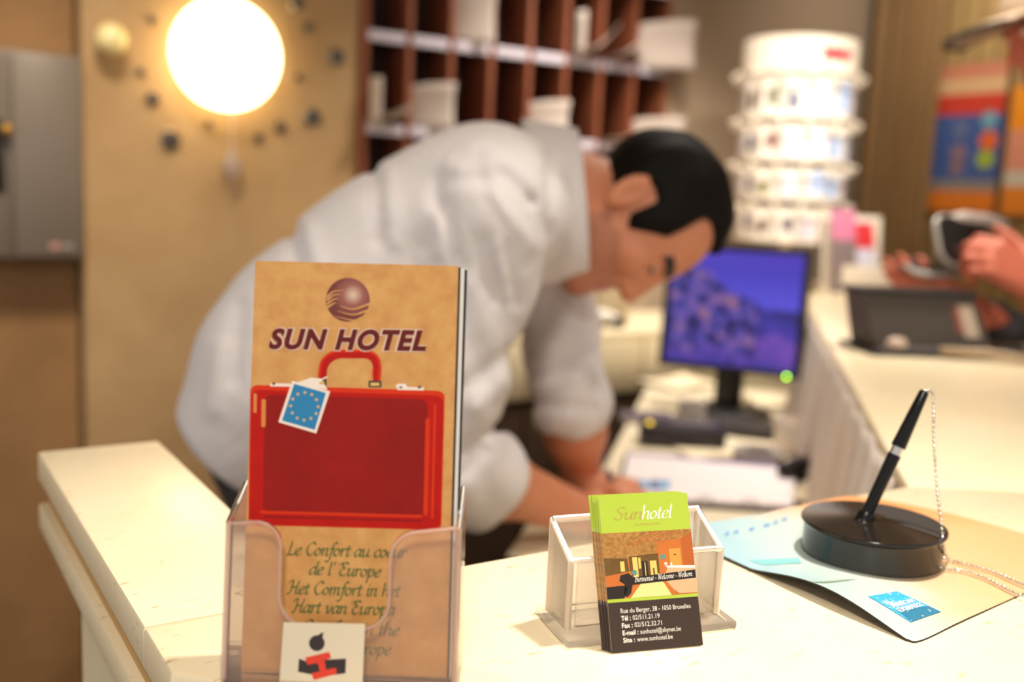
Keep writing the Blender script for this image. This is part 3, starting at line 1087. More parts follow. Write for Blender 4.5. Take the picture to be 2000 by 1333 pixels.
ncard = 7
for k in range(ncard):
    dx = (0, -.0006, -.0002, -.0016, -.0026, -.0032, -.0040)[k]
    dy = (0, .0010, .0016, .0022, .0018, .0030, .0040)[k]
    dz = -0.00055 * k - (0.0006 if k > 3 else 0)
    M = CM0 @ T(dx, 0.0002, dz) @ Matrix.Rotation((0, .004, -.003, .006, .002, -.004, .005)[k], 4, 'Z') @ T(0, 0, 0)
    up = max(0.0, (CT + 0.0003 - (M @ Vector((0, 0, -.0002))).z), (CT + 0.0003 - (M @ Vector((CW, 0, -.0002))).z)) / math.cos(LEAN)
    M = M @ T(0, up + 0.0002, 0)
    if k == 0:
        lab = 'front business card with a lime top, lobby picture and white contact lines'
    else:
        lab = 'one of the lime-topped business cards behind the front card, leaning on the clear box'
    o = thing('business_card', lab, 'business card', M=M, group='business cards' if k == 0 else 'business cards behind the front one')
    obj('card', MB().prism(rrect(0, 0, CW, CH, .0012, 3), -.0002, .0002), CARDSTOCK, o, world=False)
    if k == 0:
        obj('card_print', card_print(), CARDM, o, world=False, smooth=None)
    else:
        b = MB()
        b.poly([(0, .0645), (CW, .0645), (CW, CH), (0, CH)], .00022, 0)
        b.poly([(0, 0), (CW, 0), (CW, .027), (0, .027)], .00022, 1)
        b.poly([(0, .027), (CW, .027), (CW, .0645), (0, .0645)], .00022, 2)
        b.box((CW / 2, .076, 0), (CW + .0001, .0178, .0003), 0, 0)
        b.box((CW / 2, .013, 0), (CW + .0001, .024, .0003), 0, 1)
        obj('card_print', b, [N_LIME, N_DARK, N_TAN], o, world=False, smooth=None)

# the clear card box behind the cards
q0 = atz(1103, 1266, CT)
q1 = atz(1434, 1226, CT)
hx = Vector(q1 - q0).normalized()
hy = Vector((-hx.y, hx.x, 0))
W_ = (Vector(q1) - Vector(q0)).length
BM = frame(q0 + np.array([0, 0, .0002]), hx, hy)
cb = thing('card_holder', 'clear plastic box holder with the business cards leaning on its front', 'holder', M=BM)
AC2 = acrylic('acrylic_box', (255, 246, 234), 0.30, 0.20, 1.18, (1.0, 0.995, 0.985))
AR2 = acrylic('acrylic_box_edge', (255, 244, 232), 0.60, 0.35)
D_ = 0.044
hf, hb = 0.045, 0.060
x0, x1 = 0.006, W_ - 0.006
obj('base_plate', MB().box((W_ / 2, D_ / 2, .0025), (W_, D_ + .006, .005), .0015), AC2, cb, world=False)
obj('front_wall', MB().box(((x0 + x1) / 2, .011, hf / 2 + .004), (x1 - x0 - .008, .003, hf - .004), .001), AC2, cb, world=False)
obj('rear_wall', MB().box(((x0 + x1) / 2, D_ - .004, hb / 2 + .004), (x1 - x0 - .004, .003, hb - .004), .001), AC2, cb, world=False)
for xs in (x0, x1):
    s = MB()
    pr_ = [(.011, .005), (D_ - .004, .005), (D_ - .004, hb), (.011, hf)]
    t = 0.0032
    a = [(xs - t / 2, yv, zv) for yv, zv in pr_] + [(xs + t / 2, yv, zv) for yv, zv in pr_]
    s.add(a, [(3, 2, 1, 0), (4, 5, 6, 7), (0, 1, 5, 4), (1, 2, 6, 5), (2, 3, 7, 6), (3, 0, 4, 7)])
    s.tube([(xs, .011, .005), (xs, .011, hf), (xs, D_ - .004, hb), (xs, D_ - .004, .005)], .0020, 8, 1)
    obj('side_wall', s, [AC2, AR2], cb, world=False)
rm = MB().tube([(x0, .011, hf), (x1, .011, hf)], .0018, 8).tube([(x0, D_ - .004, hb), (x1, D_ - .004, hb)], .0022, 8)
obj('top_rim', rm, AR2, cb, world=False)
for xs in ((x0 + x1) / 2,):
    obj('divider', MB().box((xs, D_ / 2, hf / 2 + .003), (.003, D_ - .014, hf - .006)), AC2, cb, world=False)

# ------------------------------------------------------------------ counter mat, pen set
def mat_picture():
    m = bpy.data.materials.new('mat_picture')
    m.use_nodes = True
    nt = m.node_tree
    b = nt.nodes['Principled BSDF']
    b.inputs['Roughness'].default_value = 0.38
    tc = nt.nodes.new('ShaderNodeTexCoord')
    sp = nt.nodes.new('ShaderNodeSeparateXYZ')
    n = nt.nodes.new('ShaderNodeTexNoise')
    n.inputs['Scale'].default_value = 16
    n.inputs['Detail'].default_value = 2
    nt.links.new(tc.outputs['Object'], n.inputs['Vector'])
    nt.links.new(tc.outputs['Object'], sp.inputs[0])
    def math_(op, a, b_):
        q = nt.nodes.new('ShaderNodeMath')
        q.operation = op
        for i, v in enumerate((a, b_)):
            if isinstance(v, (int, float)):
                q.inputs[i].default_value = v
            else:
                nt.links.new(v, q.inputs[i])
        return q.outputs[0]
    nz = math_('MULTIPLY', math_('SUBTRACT', n.outputs['Fac'], 0.5), 0.06)
    # local metres: x to the guest's side end, y away; sea on the far left part, sand on the rest
    t = math_('ADD', math_('ADD', math_('MULTIPLY', sp.outputs[0], -1.0), math_('MULTIPLY', sp.outputs[1], 0.55)), nz)
    r = nt.nodes.new('ShaderNodeValToRGB')
    mr = nt.nodes.new('ShaderNodeMapRange')
    mr.inputs['From Min'].default_value = -0.17
    mr.inputs['From Max'].default_value = 0.07
    nt.links.new(t, mr.inputs['Value'])
    nt.links.new(mr.outputs['Result'], r.inputs['Fac'])
    els = r.color_ramp.elements
    els[0].position, els[0].color = 0.0, lin((212, 172, 124)) + (1,)
    els[1].position, els[1].color = 1.0, lin((150, 180, 190)) + (1,)
    for p_, c_ in ((0.30, (214, 178, 134)), (0.46, (208, 182, 148)), (0.56, (202, 196, 178)), (0.66, (186, 196, 188)), (0.84, (170, 190, 188))):
        e = els.new(p_)
        e.color = lin(c_) + (1,)
    # a deeper orange towards the far end
    r2 = nt.nodes.new('ShaderNodeMapRange')
    r2.inputs['From Min'].default_value = 0.265
    r2.inputs['From Max'].default_value = 0.315
    nt.links.new(math_('ADD', math_('ADD', sp.outputs[1], math_('MULTIPLY', sp.outputs[0], 0.65)), nz), r2.inputs['Value'])
    mx = nt.nodes.new('ShaderNodeMix')
    mx.data_type = 'RGBA'
    nt.links.new(r2.outputs['Result'], mx.inputs['Factor'])
    nt.links.new(r.outputs['Color'], mx.inputs['A'])
    mx.inputs['B'].default_value = lin((224, 152, 94)) + (1,)
    nt.links.new(mx.outputs['Result'], b.inputs['Base Color'])
    return m


MO = np.array([.502, .346])
outline = [(.502, .350), (.5005, .40), (.499, .50), (.4985, .556), (.56, .5600), (.64, .5625), (.700, .5650), (.722, .553), (.738, .525), (.750, .490), (.757, .45), (.764, .40), (.772, .376), (.765, .372), (.70, .368), (.644, .362), (.56, .352), (.510, .3455)]


def mat_z(x, yv):
    e = max(0.0, 1 - (x - .499) / .11)
    t = min(max((yv - .346) / .21, 0), 1)
    return CT + 0.0012 + 0.010 * e * e * (math.sin(PI * min(max((yv - .347) / .125, 0), 1)) ** 1.2 if yv < .472 else 0.0) + 0.002 * e * e * t


bmt = bmesh.new()
vb = [bmt.verts.new((p[0], p[1], 0)) for p in spline(outline + outline[:1], 5)[:-1]]
bmt.faces.new(vb)
for k in range(48):
    xx = .498 + .276 * (k + 1) / 49
    bmesh.ops.bisect_plane(bmt, geom=bmt.verts[:] + bmt.edges[:] + bmt.faces[:], plane_co=(xx, 0, 0), plane_no=(1, 0, 0))
for k in range(36):
    yy = .345 + .222 * (k + 1) / 37
    bmesh.ops.bisect_plane(bmt, geom=bmt.verts[:] + bmt.edges[:] + bmt.faces[:], plane_co=(0, yy, 0), plane_no=(0, 1, 0))
bmesh.ops.triangulate(bmt, faces=[q for q in bmt.faces if len(q.verts) > 4])
bmt.verts.index_update()
vv = [v.co.copy() for v in bmt.verts]
ff = [[v.index for v in q.verts] for q in bmt.faces]
bed = [(e.verts[0].index, e.verts[1].index) for e in bmt.edges if len(e.link_faces) == 1]
orient = {}
for q in bmt.faces:
    ids = [v.index for v in q.verts]
    for a, b in zip(ids, ids[1:] + ids[:1]):
        orient[(a, b)] = 1
bmt.free()
n0 = len(vv)
top = [(v.x, v.y, mat_z(v.x, v.y)) for v in vv]
bot = [(v.x, v.y, mat_z(v.x, v.y) - .001) for v in vv]
sg = 1
mtb = MB()
mtb.add(top + bot, [], 0)
for q in ff:
    mtb.f.append(q)
    mtb.m.append(0)
    mtb.f.append([n0 + i for i in q[::-1]])
    mtb.m.append(1)
for a, b in bed:
    if (a, b) not in orient:
        a, b = b, a
    mtb.f.append([b, a, n0 + a, n0 + b])
    mtb.m.append(1)
cm = thing('counter_mat', 'thin curling counter mat with pale sea and sand print under the pen set', 'mat', (MO[0], MO[1], CT))
obj('mat_sheet', mtb, [mat_picture(), mat('mat_back_dark', (40, 34, 30), 0.7)], cm, smooth=0.5)
mp = MB()
def mz(px, py, lift=.0002):
    p = atz(px, py, CT + .0012)
    return p[0], p[1]
def drape_poly(mb, pts, n, mi, lift=.0003):
    """quad strip: pts = 4 corners (plan), cut fine and laid on the mat."""
    a, b, c_, d_ = (np.array(p) for p in pts)
    V, Fq = [], []
    for i in range(n + 1):
        for j in range(n + 1):
            u, v = i / n, j / n
            p = (a * (1 - u) + b * u) * (1 - v) + (d_ * (1 - u) + c_ * u) * v
            V.append((p[0], p[1], mat_z(p[0], p[1]) + lift))
    for i in range(n):
        for j in range(n):
            o = i * (n + 1) + j
            Fq.append((o, o + n + 1, o + n + 2, o + 1))
    mb.add(V, Fq, mi)
lg = [mz(1693, 1184), mz(1778, 1223), mz(1838, 1199), mz(1750, 1163)]
drape_poly(mp, lg, 10, 0)
la = [np.array(p) for p in lg]
LE = lambda u, v: (la[0] * (1 - u) + la[1] * u) * (1 - v) + (la[3] * (1 - u) + la[2] * u) * v
drape_poly(mp, [LE(.55, .12), LE(1, .02), LE(1, .98), LE(.74, .98)], 6, 4, .0004)
def logo_text(s, u0, v0, u1, h):
    """letters along the short side of the logo, reading from v0 up"""
    vv_, ff_, wd = font_text(s, 1.0, 0.02)
    out = []
    for q in vv_:
        u = u1 - q[1] / 0.70 * h
        v = v0 + (q[0] / wd) * u0
        p = LE(1 - u, v)
        out.append((p[0], p[1], mat_z(p[0], p[1]) + .0006))
    mp.add(out, ff_, 1)
logo_text('AMERICAN', .78, .12, .62, .13)
logo_text('EXPRESS', .78, .12, .44, .13)
for k in range(80):
    u, v = random.random(), random.random()
    if random.random() < .7:
        u = .25 + .45 * u
        v = .02 + .5 * v
    p = LE(u, v)
    r_ = random.uniform(.0003, .0007)
    mp.add([(p[0] + r_ * math.cos(a), p[1] + r_ * math.sin(a), mat_z(p[0], p[1]) + .00065) for a in np.linspace(0, 2 * PI, 6)[:-1]], [list(range(5))], 1)
mp2 = MB()
drape_poly(mp2, [mz(1462, 1098), mz(1560, 1092), mz(1566, 1104), mz(1490, 1108)], 6, 0)
obj('printed_wave', mp2, mat('mat_teal', (120, 182, 184), 0.4), cm, smooth=None)
mp3 = MB()
drape_poly(mp3, [mz(1580, 1168), mz(1605, 1166), mz(1672, 1142), mz(1650, 1146)], 6, 0)
obj('printed_leaf', mp3, mat('mat_green', (128, 146, 118), 0.4), cm, smooth=None)
mp4 = MB()
for k, (px, py, sx) in enumerate(((1415, 1050, 8), (1432, 1046, 9), (1462, 1040, 10), (1490, 1032, 12), (1510, 1026, 8), (1526, 1020, 10))):
    drape_poly(mp4, [mz(px, py), mz(px + sx, py - 2), mz(px + sx + 2, py - 9), mz(px + 2, py - 7)], 2, 0)
obj('printed_lettering', mp4, mat('mat_letter_blue', (110, 150, 188), 0.4), cm, smooth=None)
obj('logo', mp, [mat('mat_logo_blue', (58, 166, 214), 0.35), mat('mat_logo_white', (232, 240, 240), 0.4), mat('mat_logo_white', (0, 0, 0)), mat('mat_logo_white', (0, 0, 0)), mat('mat_logo_deep', (40, 116, 148), 0.35)], cm, smooth=None)

# pen set
BLK = mat('plastic_black', (14, 12, 11), 0.22, spec=0.3)
BLKM = mat('plastic_smoky', (30, 25, 22), 0.16, spec=0.5)
CHROME = mat('metal_chrome', (214, 208, 200), 0.18, 1.0)
pc = atz(1700, 1082, CT + .002)
ps = thing('pen_stand', 'round black pen stand with a ball chain, on the printed mat', 'pen stand', (pc[0], pc[1], CT + .0016))
R0 = 0.0500
pb = MB().lathe([(R0 * .93, 0), (R0 * .965, .0015), (R0 * .955, .004), (R0 * .955, .0195), (R0 * .975, .0215), (R0, .0225), (R0, .0238), (R0 * .99, .0245), (R0 * .5, .0262), (.012, .0275), (0.001, .0276)], 72, 0, Matrix.Translation((pc[0], pc[1], CT + .0016)))
obj('base', pb, BLKM, ps, smooth=0.7)
zt = CT + .0016 + .0245
# matt half of the top face
hh = MB()
hp_ = []
a0 = math.radians(-75)
for k in range(25):
    a = a0 + math.radians(125) * k / 24
    hp_.append((R0 * .97 * math.cos(a), R0 * .97 * math.sin(a)))
dome = lambda r: CT + .0016 + .0003 + float(np.interp(r, [.012, R0 * .5, R0 * .99], [.0275, .0262, .0245]))
hv = [(pc[0] + x * q, pc[1] + yv * q, dome(R0 * .97 * q)) for q in (.16, .5, .98) for x, yv in hp_]
n_ = len(hp_)
hh.add(hv, [(k * n_ + i, (k + 1) * n_ + i, (k + 1) * n_ + i + 1, k * n_ + i + 1) for k in (0, 1) for i in range(n_ - 1)])
obj('pad', hh, mat('plastic_matt_black', (40, 36, 34), 0.55), ps, smooth=None, label='duller wedge on the top face')
pa = atz(1688, 1014, CT + .029)
da = (pa - EYE) @ FC
ptop = atd(1806, 764, da - 0.004)
ax = Vector(ptop - pa)
PL = ax.length
axn = ax.normalized()
PMx = frame(pa, axn.cross(Vector((0, 1, 0))), axn.cross(axn.cross(Vector((0, 1, 0)))))
def along(t0, t1, r0, r1):
    return [Vector(pa) + axn * (PL * t) for t in (t0, t1)], [r0, r1]
so = MB()
so.ball((pa[0] - .001, pa[1], pa[2] - .004), .0085, 0, None, 3, (1, 1, .8))
so.tube([Vector(pa) - axn * .006, Vector(pa) + axn * .003, Vector(pa) + axn * .0055], [.0068, .0064, .0054], 24)
obj('socket', so, BLK, ps, smooth=0.8)
pen = thing('pen', 'slim black pen with a metal ring standing tilted in the round stand', 'pen', tuple(pa))
p_, r_ = along(0.03, .505, .0041, .0047)
obj('barrel', MB().tube(p_, r_, 24), BLK, pen)
p_, r_ = along(.505, .565, .0041, .0041)
obj('ring', MB().tube(p_, r_, 24), CHROME, pen, label='chrome ring')
p_ = [Vector(pa) + axn * (PL * t) for t in (.562, .57, .80, .985, 1.0)]
obj('cap', MB().tube(p_, [.0050, .0052, .0043, .0034, .0028], 24), BLK, pen)
# ball chain
def chain(mb, pts, step=.0034, r=.00140):
    P = [np.array(p) for p in spline(pts, 24)]
    acc = 0.0
    for a, b in zip(P, P[1:]):
        l = np.linalg.norm(b - a)
        while acc <= l:
            q = a + (b - a) * acc / l
            mb.ball(tuple(q), r, 0, None, 1)
            acc += step
        acc -= l
    mb.tube([tuple(p) for p in P], .0004, 5)
dt_ = (ptop - EYE) @ FC
ch1 = MB()
chain(ch1, [ptop, atd(1815, 763, dt_), atd(1823, 776, dt_), atd(1824, 850, dt_ - .004), atd(1829, 940, dt_ - .008), atd(1838, 1020, dt_ - .014), atd(1843, 1070, dt_ - .022), atz(1850, 1092, CT + .004)])
zc = CT + .0035
chain(ch1, [atz(1832, 1086, CT + .008), atz(1850, 1093, zc), atz(1900, 1106, zc), atz(1940, 1117, zc), atz(2000, 1143, zc), atz(2080, 1165, zc)])
chain(ch1, [atz(1824, 1106, CT + .006), atz(1846, 1111, zc), atz(1884, 1116, zc), atz(1925, 1130, zc), atz(1975, 1155, zc), atz(2010, 1168, zc), atz(2090, 1182, zc)])
obj('ball_chain', ch1, CHROME, ps, smooth=9, label='silver ball chain')

# ------------------------------------------------------------------ things on the stone wall
def on_wall(px, py, y=WY):
    return aty(px, py, y)


def glow_mat(name, rgb, s):
    m = bpy.data.materials.new(name)
    m.use_nodes = True
    b = m.node_tree.nodes['Principled BSDF']
    b.inputs['Base Color'].default_value = lin(rgb) + (1,)
    b.inputs['Emission Color'].default_value = lin(rgb) + (1,)
    b.inputs['Emission Strength'].default_value = s
    return m


FACE_Y = WY - 0.000
lc = on_wall(445, 106, WY - .075)
lamp = thing('wall_lamp', 'big round glowing wall lamp on the stone wall', 'lamp', tuple(lc))
LR = 0.132
MY = Matrix.Translation(Vector(lc)) @ Matrix.Rotation(PI / 2, 4, 'X')      # local z -> -y (out of the wall)
obj('diffuser', MB().lathe([(LR * .9, -.03), (LR * .985, -.022), (LR, -.008), (LR * .97, .006), (LR * .8, .020), (LR * .45, .030), (.001, .034)], 64, 0, MY), glow_mat('lamp_glow', (255, 232, 176), 7.0), lamp, smooth=9)
obj('back_plate', MB().lathe([(.07, -.074), (.07, -.03)], 40, 0, MY), CHROME, lamp)

STUD = mat('stud_pewter', (92, 86, 80), 0.35, 0.6)
studs = [(578, 8, 12, 'large grey stud at one o\'clock of the wall lamp'), (599, 55, 9, 'small grey stud at two o\'clock of the wall lamp'),
         (655, 112, 16, 'large grey stud at three o\'clock, furthest from the wall lamp'), (580, 151, 6.5, 'tiny grey stud at four o\'clock close to the wall lamp'),
         (609, 230, 17, 'largest grey stud at half past four of the wall lamp'), (546, 248, 11, 'middling grey stud at five o\'clock of the wall lamp'),
         (503, 268, 8.5, 'small grey stud at half past five under the wall lamp'), (407, 240, 6, 'tiny grey stud straight under the wall lamp, before seven o\'clock'),
         (332, 273, 18, 'largest dark stud at seven o\'clock of the wall lamp'), (298, 193, 12.5, 'middling dark stud at eight o\'clock of the wall lamp'),
         (275, 140, 8, 'small dark stud at nine o\'clock of the wall lamp'), (298, 40, 8, 'small dark stud at ten o\'clock of the wall lamp')]
for px, py, r, lab in studs:
    p = on_wall(px, py, WY)
    d_ = (p - EYE) @ FC
    R_ = r * d_ / F_PX
    M = Matrix.Translation(Vector(p)) @ Matrix.Rotation(PI / 2, 4, 'X')
    o = thing('wall_stud', lab, 'stud', tuple(p), group='round studs around the wall lamp')
    obj('cap', MB().lathe([(R_, 0.0), (R_, .010), (R_ * .85, .014), (R_ * .6, .0155), (.0005, .016)], 28, 0, M), STUD, o)
    obj('rim', MB().lathe([(R_ * 1.06, 0), (R_ * 1.06, .004), (R_, .005)], 28, 0, M), CHROME, o)

kp = on_wall(210, 80, WY)
M = Matrix.Translation(Vector(kp)) @ Matrix.Rotation(PI / 2, 4, 'X')
kn = thing('wall_hook', 'cream round-headed hook on the stone wall above the grey metal box', 'knob', tuple(kp))
obj('ball', MB().lathe([(.012, .020), (.028, .026), (.036, .040), (.036, .052), (.026, .068), (.010, .075), (.001, .076)], 32, 0, M), mat('knob_cream', (246, 226, 160), 0.25, coat=0.4), kn, smooth=9)
obj('stem', MB().lathe([(.018, 0), (.018, .005), (.009, .008), (.009, .022)], 24, 0, M), mat('metal_brass', (196, 150, 70), 0.3, 0.9), kn)

dp_ = on_wall(453, 326, WY - .03)
GL = acrylic('glass_drop', (236, 226, 222), 0.55, 0.08)
do = thing('hanging_drop', 'pale glass drop hanging on a thread below the wall lamp', 'ornament', tuple(dp_))
s_ = ((dp_ - EYE) @ FC) / F_PX
obj('drop', MB().lathe([(.001, -26 * s_), (9 * s_, -22 * s_), (19 * s_, -8 * s_), (20 * s_, 4 * s_), (13 * s_, 18 * s_), (5 * s_, 30 * s_), (.0015, 40 * s_)], 28, 0, Matrix.Translation(Vector(dp_))), GL, do, smooth=9)
obj('thread', MB().tube([Vector(dp_) + Vector((0, 0, 38 * s_)), Vector(dp_) + Vector((0, 0, 120 * s_))], .0012, 6), WHITEP, do)
obj('tail', MB().tube([Vector(dp_) - Vector((0, 0, 25 * s_)), Vector(dp_) - Vector((0, 0, 55 * s_))], [.004, .001], 8), GL, do)

# grey metal wall box
pa_ = on_wall(155, 110, WY - .055)
zt_, zb_ = on_wall(100, 103, WY - .055)[2], on_wall(100, 508, WY - .055)[2]
xl, xm, xr = -.02, on_wall(18, 300, WY - .055)[0], on_wall(163, 300, WY - .055)[0]
METAL = mat('metal_grey_paint', (128, 116, 104), 0.45, 0.25, noise=(2, 0.3, (112, 100, 88)))
bx = thing('metal_wall_box', 'grey metal box with a dark slot mounted on the stone wall', 'box', (xm, WY, (zt_ + zb_) / 2))
hz, cz = zt_ - zb_, (zt_ + zb_) / 2
obj('housing', MB().box(((xl + xr) / 2, WY - .00, cz), (xr - xl, .09, hz), .006), METAL, bx)
obj('door', MB().box(((xm + xr) / 2 + .003, WY - .050, cz), (xr - xm - .010, .012, hz - .012), .005), METAL, bx)
obj('side_panel', MB().box(((xl + xm) / 2, WY - .050, cz), (xm - xl - .006, .012, hz - .012), .003), METAL, bx)
sz0, sz1 = on_wall(8, 375, WY - .06)[2], on_wall(8, 235, WY - .06)[2]
obj('slot', MB().box((xm - .06, WY - .058, (sz0 + sz1) / 2), (.10, .008, sz1 - sz0), .001), mat('slot_black', (22, 16, 12), 0.4), bx)
kb = on_wall(13, 253, WY - .07)
obj('knob', MB().ball(tuple(kb), .013, 0, None, 3), _mats['metal_brass'], bx, label='round brass knob')
bp_ = on_wall(118, 482, WY - .0565)
bd = MB()
bd.box((bp_[0] - .012, WY - .057, bp_[2]), (.020, .002, .016), .0005, 0)
bd.box((bp_[0] + .016, WY - .057, bp_[2]), (.026, .002, .010), .0005, 1)
obj('badge', bd, [mat('badge_pink', (178, 130, 124), 0.5), mat('badge_grey', (150, 140, 132), 0.5)], bx, label='small pink and grey badge')

# ------------------------------------------------------------------ pigeonhole key rack
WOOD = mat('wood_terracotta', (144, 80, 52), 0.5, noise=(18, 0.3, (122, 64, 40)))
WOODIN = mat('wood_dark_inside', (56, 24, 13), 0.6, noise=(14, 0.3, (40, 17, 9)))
NC = 8
YB = WY + .149
sh = [aty(757, 74, YF)[2], 0, 0]
cwid = (PX1 - PX0) / NC
zs = [sh[0] + DZ * k for k in (2, 1, 0, -1, -2)]
rk = thing('pigeonhole_rack', 'terracotta wooden pigeonhole rack for keys and mail on the rear wall', 'rack', (PX0, WY, zs[-1]))
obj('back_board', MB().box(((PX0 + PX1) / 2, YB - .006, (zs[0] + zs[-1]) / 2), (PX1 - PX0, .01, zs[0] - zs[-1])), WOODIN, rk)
for k in range(NC + 1):
    obj('upright', MB().box((PX0 + .008 + k * (PX1 - PX0 - .016) / NC, (YF + YB) / 2 - .006, (zs[0] + zs[-1]) / 2), (.016, YB - YF - .012, zs[0] - zs[-1] + .02), .002), WOOD if k in (0,) else WOOD, rk)
for z_ in zs:
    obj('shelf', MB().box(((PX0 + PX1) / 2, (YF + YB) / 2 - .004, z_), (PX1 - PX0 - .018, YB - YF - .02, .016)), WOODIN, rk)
LAB = mat('label_pale_lilac', (200, 190, 200), 0.6)
for z_ in zs[1:4]:
    for k in range(NC):
        obj('label_strip', MB().box((PX0 + (k + .5) * cwid, YF - .004, z_ + .002), (cwid - .019, .003, .026), .0008), LAB, rk)

PAPER = mat('paper_mail', (200, 184, 172), 0.75, noise=(6, 0.4, (186, 170, 160)))
ordn = 'first second third fourth fifth sixth seventh eighth'.split()


def mail(col, row, kind, lab, w_=.075, h_=.15, lean=.5, out=.05):
    """a sheet standing in a pigeonhole, bowed out at the front."""
    xb = PX0 + col * cwid + .012
    zb = zs[row] + .010
    b = MB()
    if kind == 'stand':
        def f(u, v):
            x = xb + u * w_
            return (x, YF - out + .10 * (1 - u) ** 1.3 + .012 * math.sin(v * 3), zb + v * h_ * (1 - .12 * (1 - u) ** 2))
        b.sheet(f, 12, 6, .0012)
    elif kind == 'curl':
        def f(u, v):
            a = 2.0 * u - 1.0
            return (xb + u * w_, YF - out - .02 * v + .09 * (1 - v), zb + .012 + h_ * (u ** 1.6) * (0.25 + .75 * v) + .01 * v)
        b.sheet(f, 12, 6, .0012)
    else:  # narrow folded strip
        def f(u, v):
            return (xb + u * w_, YF - out + .06 * abs(u - .5), zb + v * h_)
        b.sheet(f, 6, 4, .0012)
    o = obj('mail_sheet', b, PAPER, smooth=9)
    tag(o, lab, 'paper', 'mail in the pigeonholes')


U, MID = 2, 3
mail(2, U, 'stand', 'tall bowed sheet in the upper row, third pigeonhole from the stone wall', .100, .155)
mail(5, U, 'strip', 'narrow upright slip in the upper row, sixth pigeonhole from the stone wall', .030, .135)
mail(5, U, 'curl', 'curled sheet beside the narrow slip in the sixth upper pigeonhole', .120, .085, out=.06)
mail(6, U, 'curl', 'curled sheet in the upper row, seventh pigeonhole from the stone wall', .110, .095, out=.06)
mail(7, U, 'stand', 'big bowed sheet sticking out of the last upper pigeonhole by the grey wall', .150, .150, out=.09)
mail(0, MID, 'strip', 'narrow upright slip in the lower row, pigeonhole next to the stone wall', .035, .125)
mail(0, MID, 'curl', 'low curled sheet in the lower row, pigeonhole next to the stone wall', .125, .060, out=.06)
mail(1, MID, 'stand', 'bowed sheet in the lower row, second pigeonhole from the stone wall', .112, .130)
mail(4, MID, 'stand', 'bowed sheet in the lower row, fifth pigeonhole from the stone wall', .105, .115)
mail(6, MID, 'curl', 'curled sheet behind the clerk\'s head in the seventh lower pigeonhole', .150, .060, out=.10)
mail(7, MID, 'stand', 'bowed sheet in the lower row, last pigeonhole by the grey wall', .130, .095, out=.09)

# ------------------------------------------------------------------ low cabinet under the pigeonholes
CREAM = mat('cabinet_cream', (222, 206, 172), 0.5)
BROWN = mat('cabinet_brown', (66, 44, 26), 0.55, noise=(9, 0.35, (52, 34, 20)))
ctop = 0.985
cab = thing('low_cabinet', 'low cream-topped cabinet with dark brown doors along the rear wall', 'cabinet', (1.4, 2.35, 0))
obj('body', MB().box((1.605, 2.37, .41), (1.13, .38, .82)), BROWN, cab)
obj('top', MB().box((1.605, 2.365, ctop - .012), (1.17, .42, .024), .004), CREAM, cab)
for k in range(3):
    xc = 1.04 + .377 * (k + .5)
    d = obj('drawer', MB().box((xc, 2.165, .892), (.370, .03, .142), .004), CREAM, cab)
    obj('knob', MB().ball((xc, 2.142, .892), .011, 0, None, 2), CHROME, d)
    d = obj('door', MB().box((xc, 2.168, .43), (.370, .024, .74), .003), BROWN, cab)
    obj('knob', MB().ball((xc + .15, 2.148, .66), .011, 0, None, 2), CHROME, d)
# beige box and small gadget on the cabinet
q = atd(1268, 600, 2.75)
bb = thing('archive_box', 'tall beige box standing on the low cabinet behind the computer screen', 'box', (q[0], 2.40, ctop))
obj('box_body', MB().box((q[0], 2.40, ctop + .13), (.11, .26, .26), .004), mat('box_beige', (198, 178, 146), 0.7), bb)
obj('lid', MB().box((q[0], 2.40, ctop + .27), (.116, .268, .03), .004), mat('box_beige_lid', (206, 188, 158), 0.7), bb)
q = aty(1163, 632, 2.25)
hd = thing('desk_phone_handset', 'white and black handset lying on the low cabinet behind the clerk', 'handset', (q[0], 2.25, ctop))
obj('handle', MB().tube([(q[0] - .07, 2.25, ctop + .02), (q[0] - .03, 2.25, ctop + .035), (q[0] + .03, 2.25, ctop + .035), (q[0] + .07, 2.25, ctop + .02)], .016, 12), WHITEP, hd)
obj('earpiece', MB().box((q[0] - .07, 2.25, ctop + .015), (.04, .045, .03), .008), BLK, hd)
obj('mouthpiece', MB().box((q[0] + .07, 2.25, ctop + .015), (.04, .045, .03), .008), BLK, hd)

# ------------------------------------------------------------------ work desk inside the counter
DZK = 0.86
DESK = mat('desk_cream', (238, 226, 200), 0.45, noise=(16, 0.35, (228, 212, 182)))
def dp2(s, t):
    """desk plan: s along the wing from the front corner, t into the staff side from the inner counter face."""
    return (.80 + s * Rt - t * Rt, .575 + s * Rt + t * Rt)
desk = thing('work_desk', 'cream staff desk running along the inside of the angled counter wing', 'desk', (1.3, 1.3, 0))
dk = [dp2(.02, .016), dp2(1.78, .016), dp2(1.78, .385), dp2(.02, .38)]
obj('desk_top', MB().prism(dk, DZK - .03, DZK, .003), DESK, desk)
for s0 in (.06, .95, 1.70):
    pp = [dp2(s0, .03), dp2(s0 + .03, .03), dp2(s0 + .03, .36), dp2(s0, .36)]
    obj('support_panel', MB().prism(pp, 0, DZK - .0302), BROWN, desk)
D1 = Vector((Rt, Rt, 0))
D2 = Vector((-Rt, Rt, 0))


def dframe(px, py, h, ang=0.0):
    p = atz(px, py, DZK + h)
    x = Vector((math.cos(ang), math.sin(ang), 0))
    return frame((p[0], p[1], DZK + h), x, Vector((0, 0, 1)).cross(x))


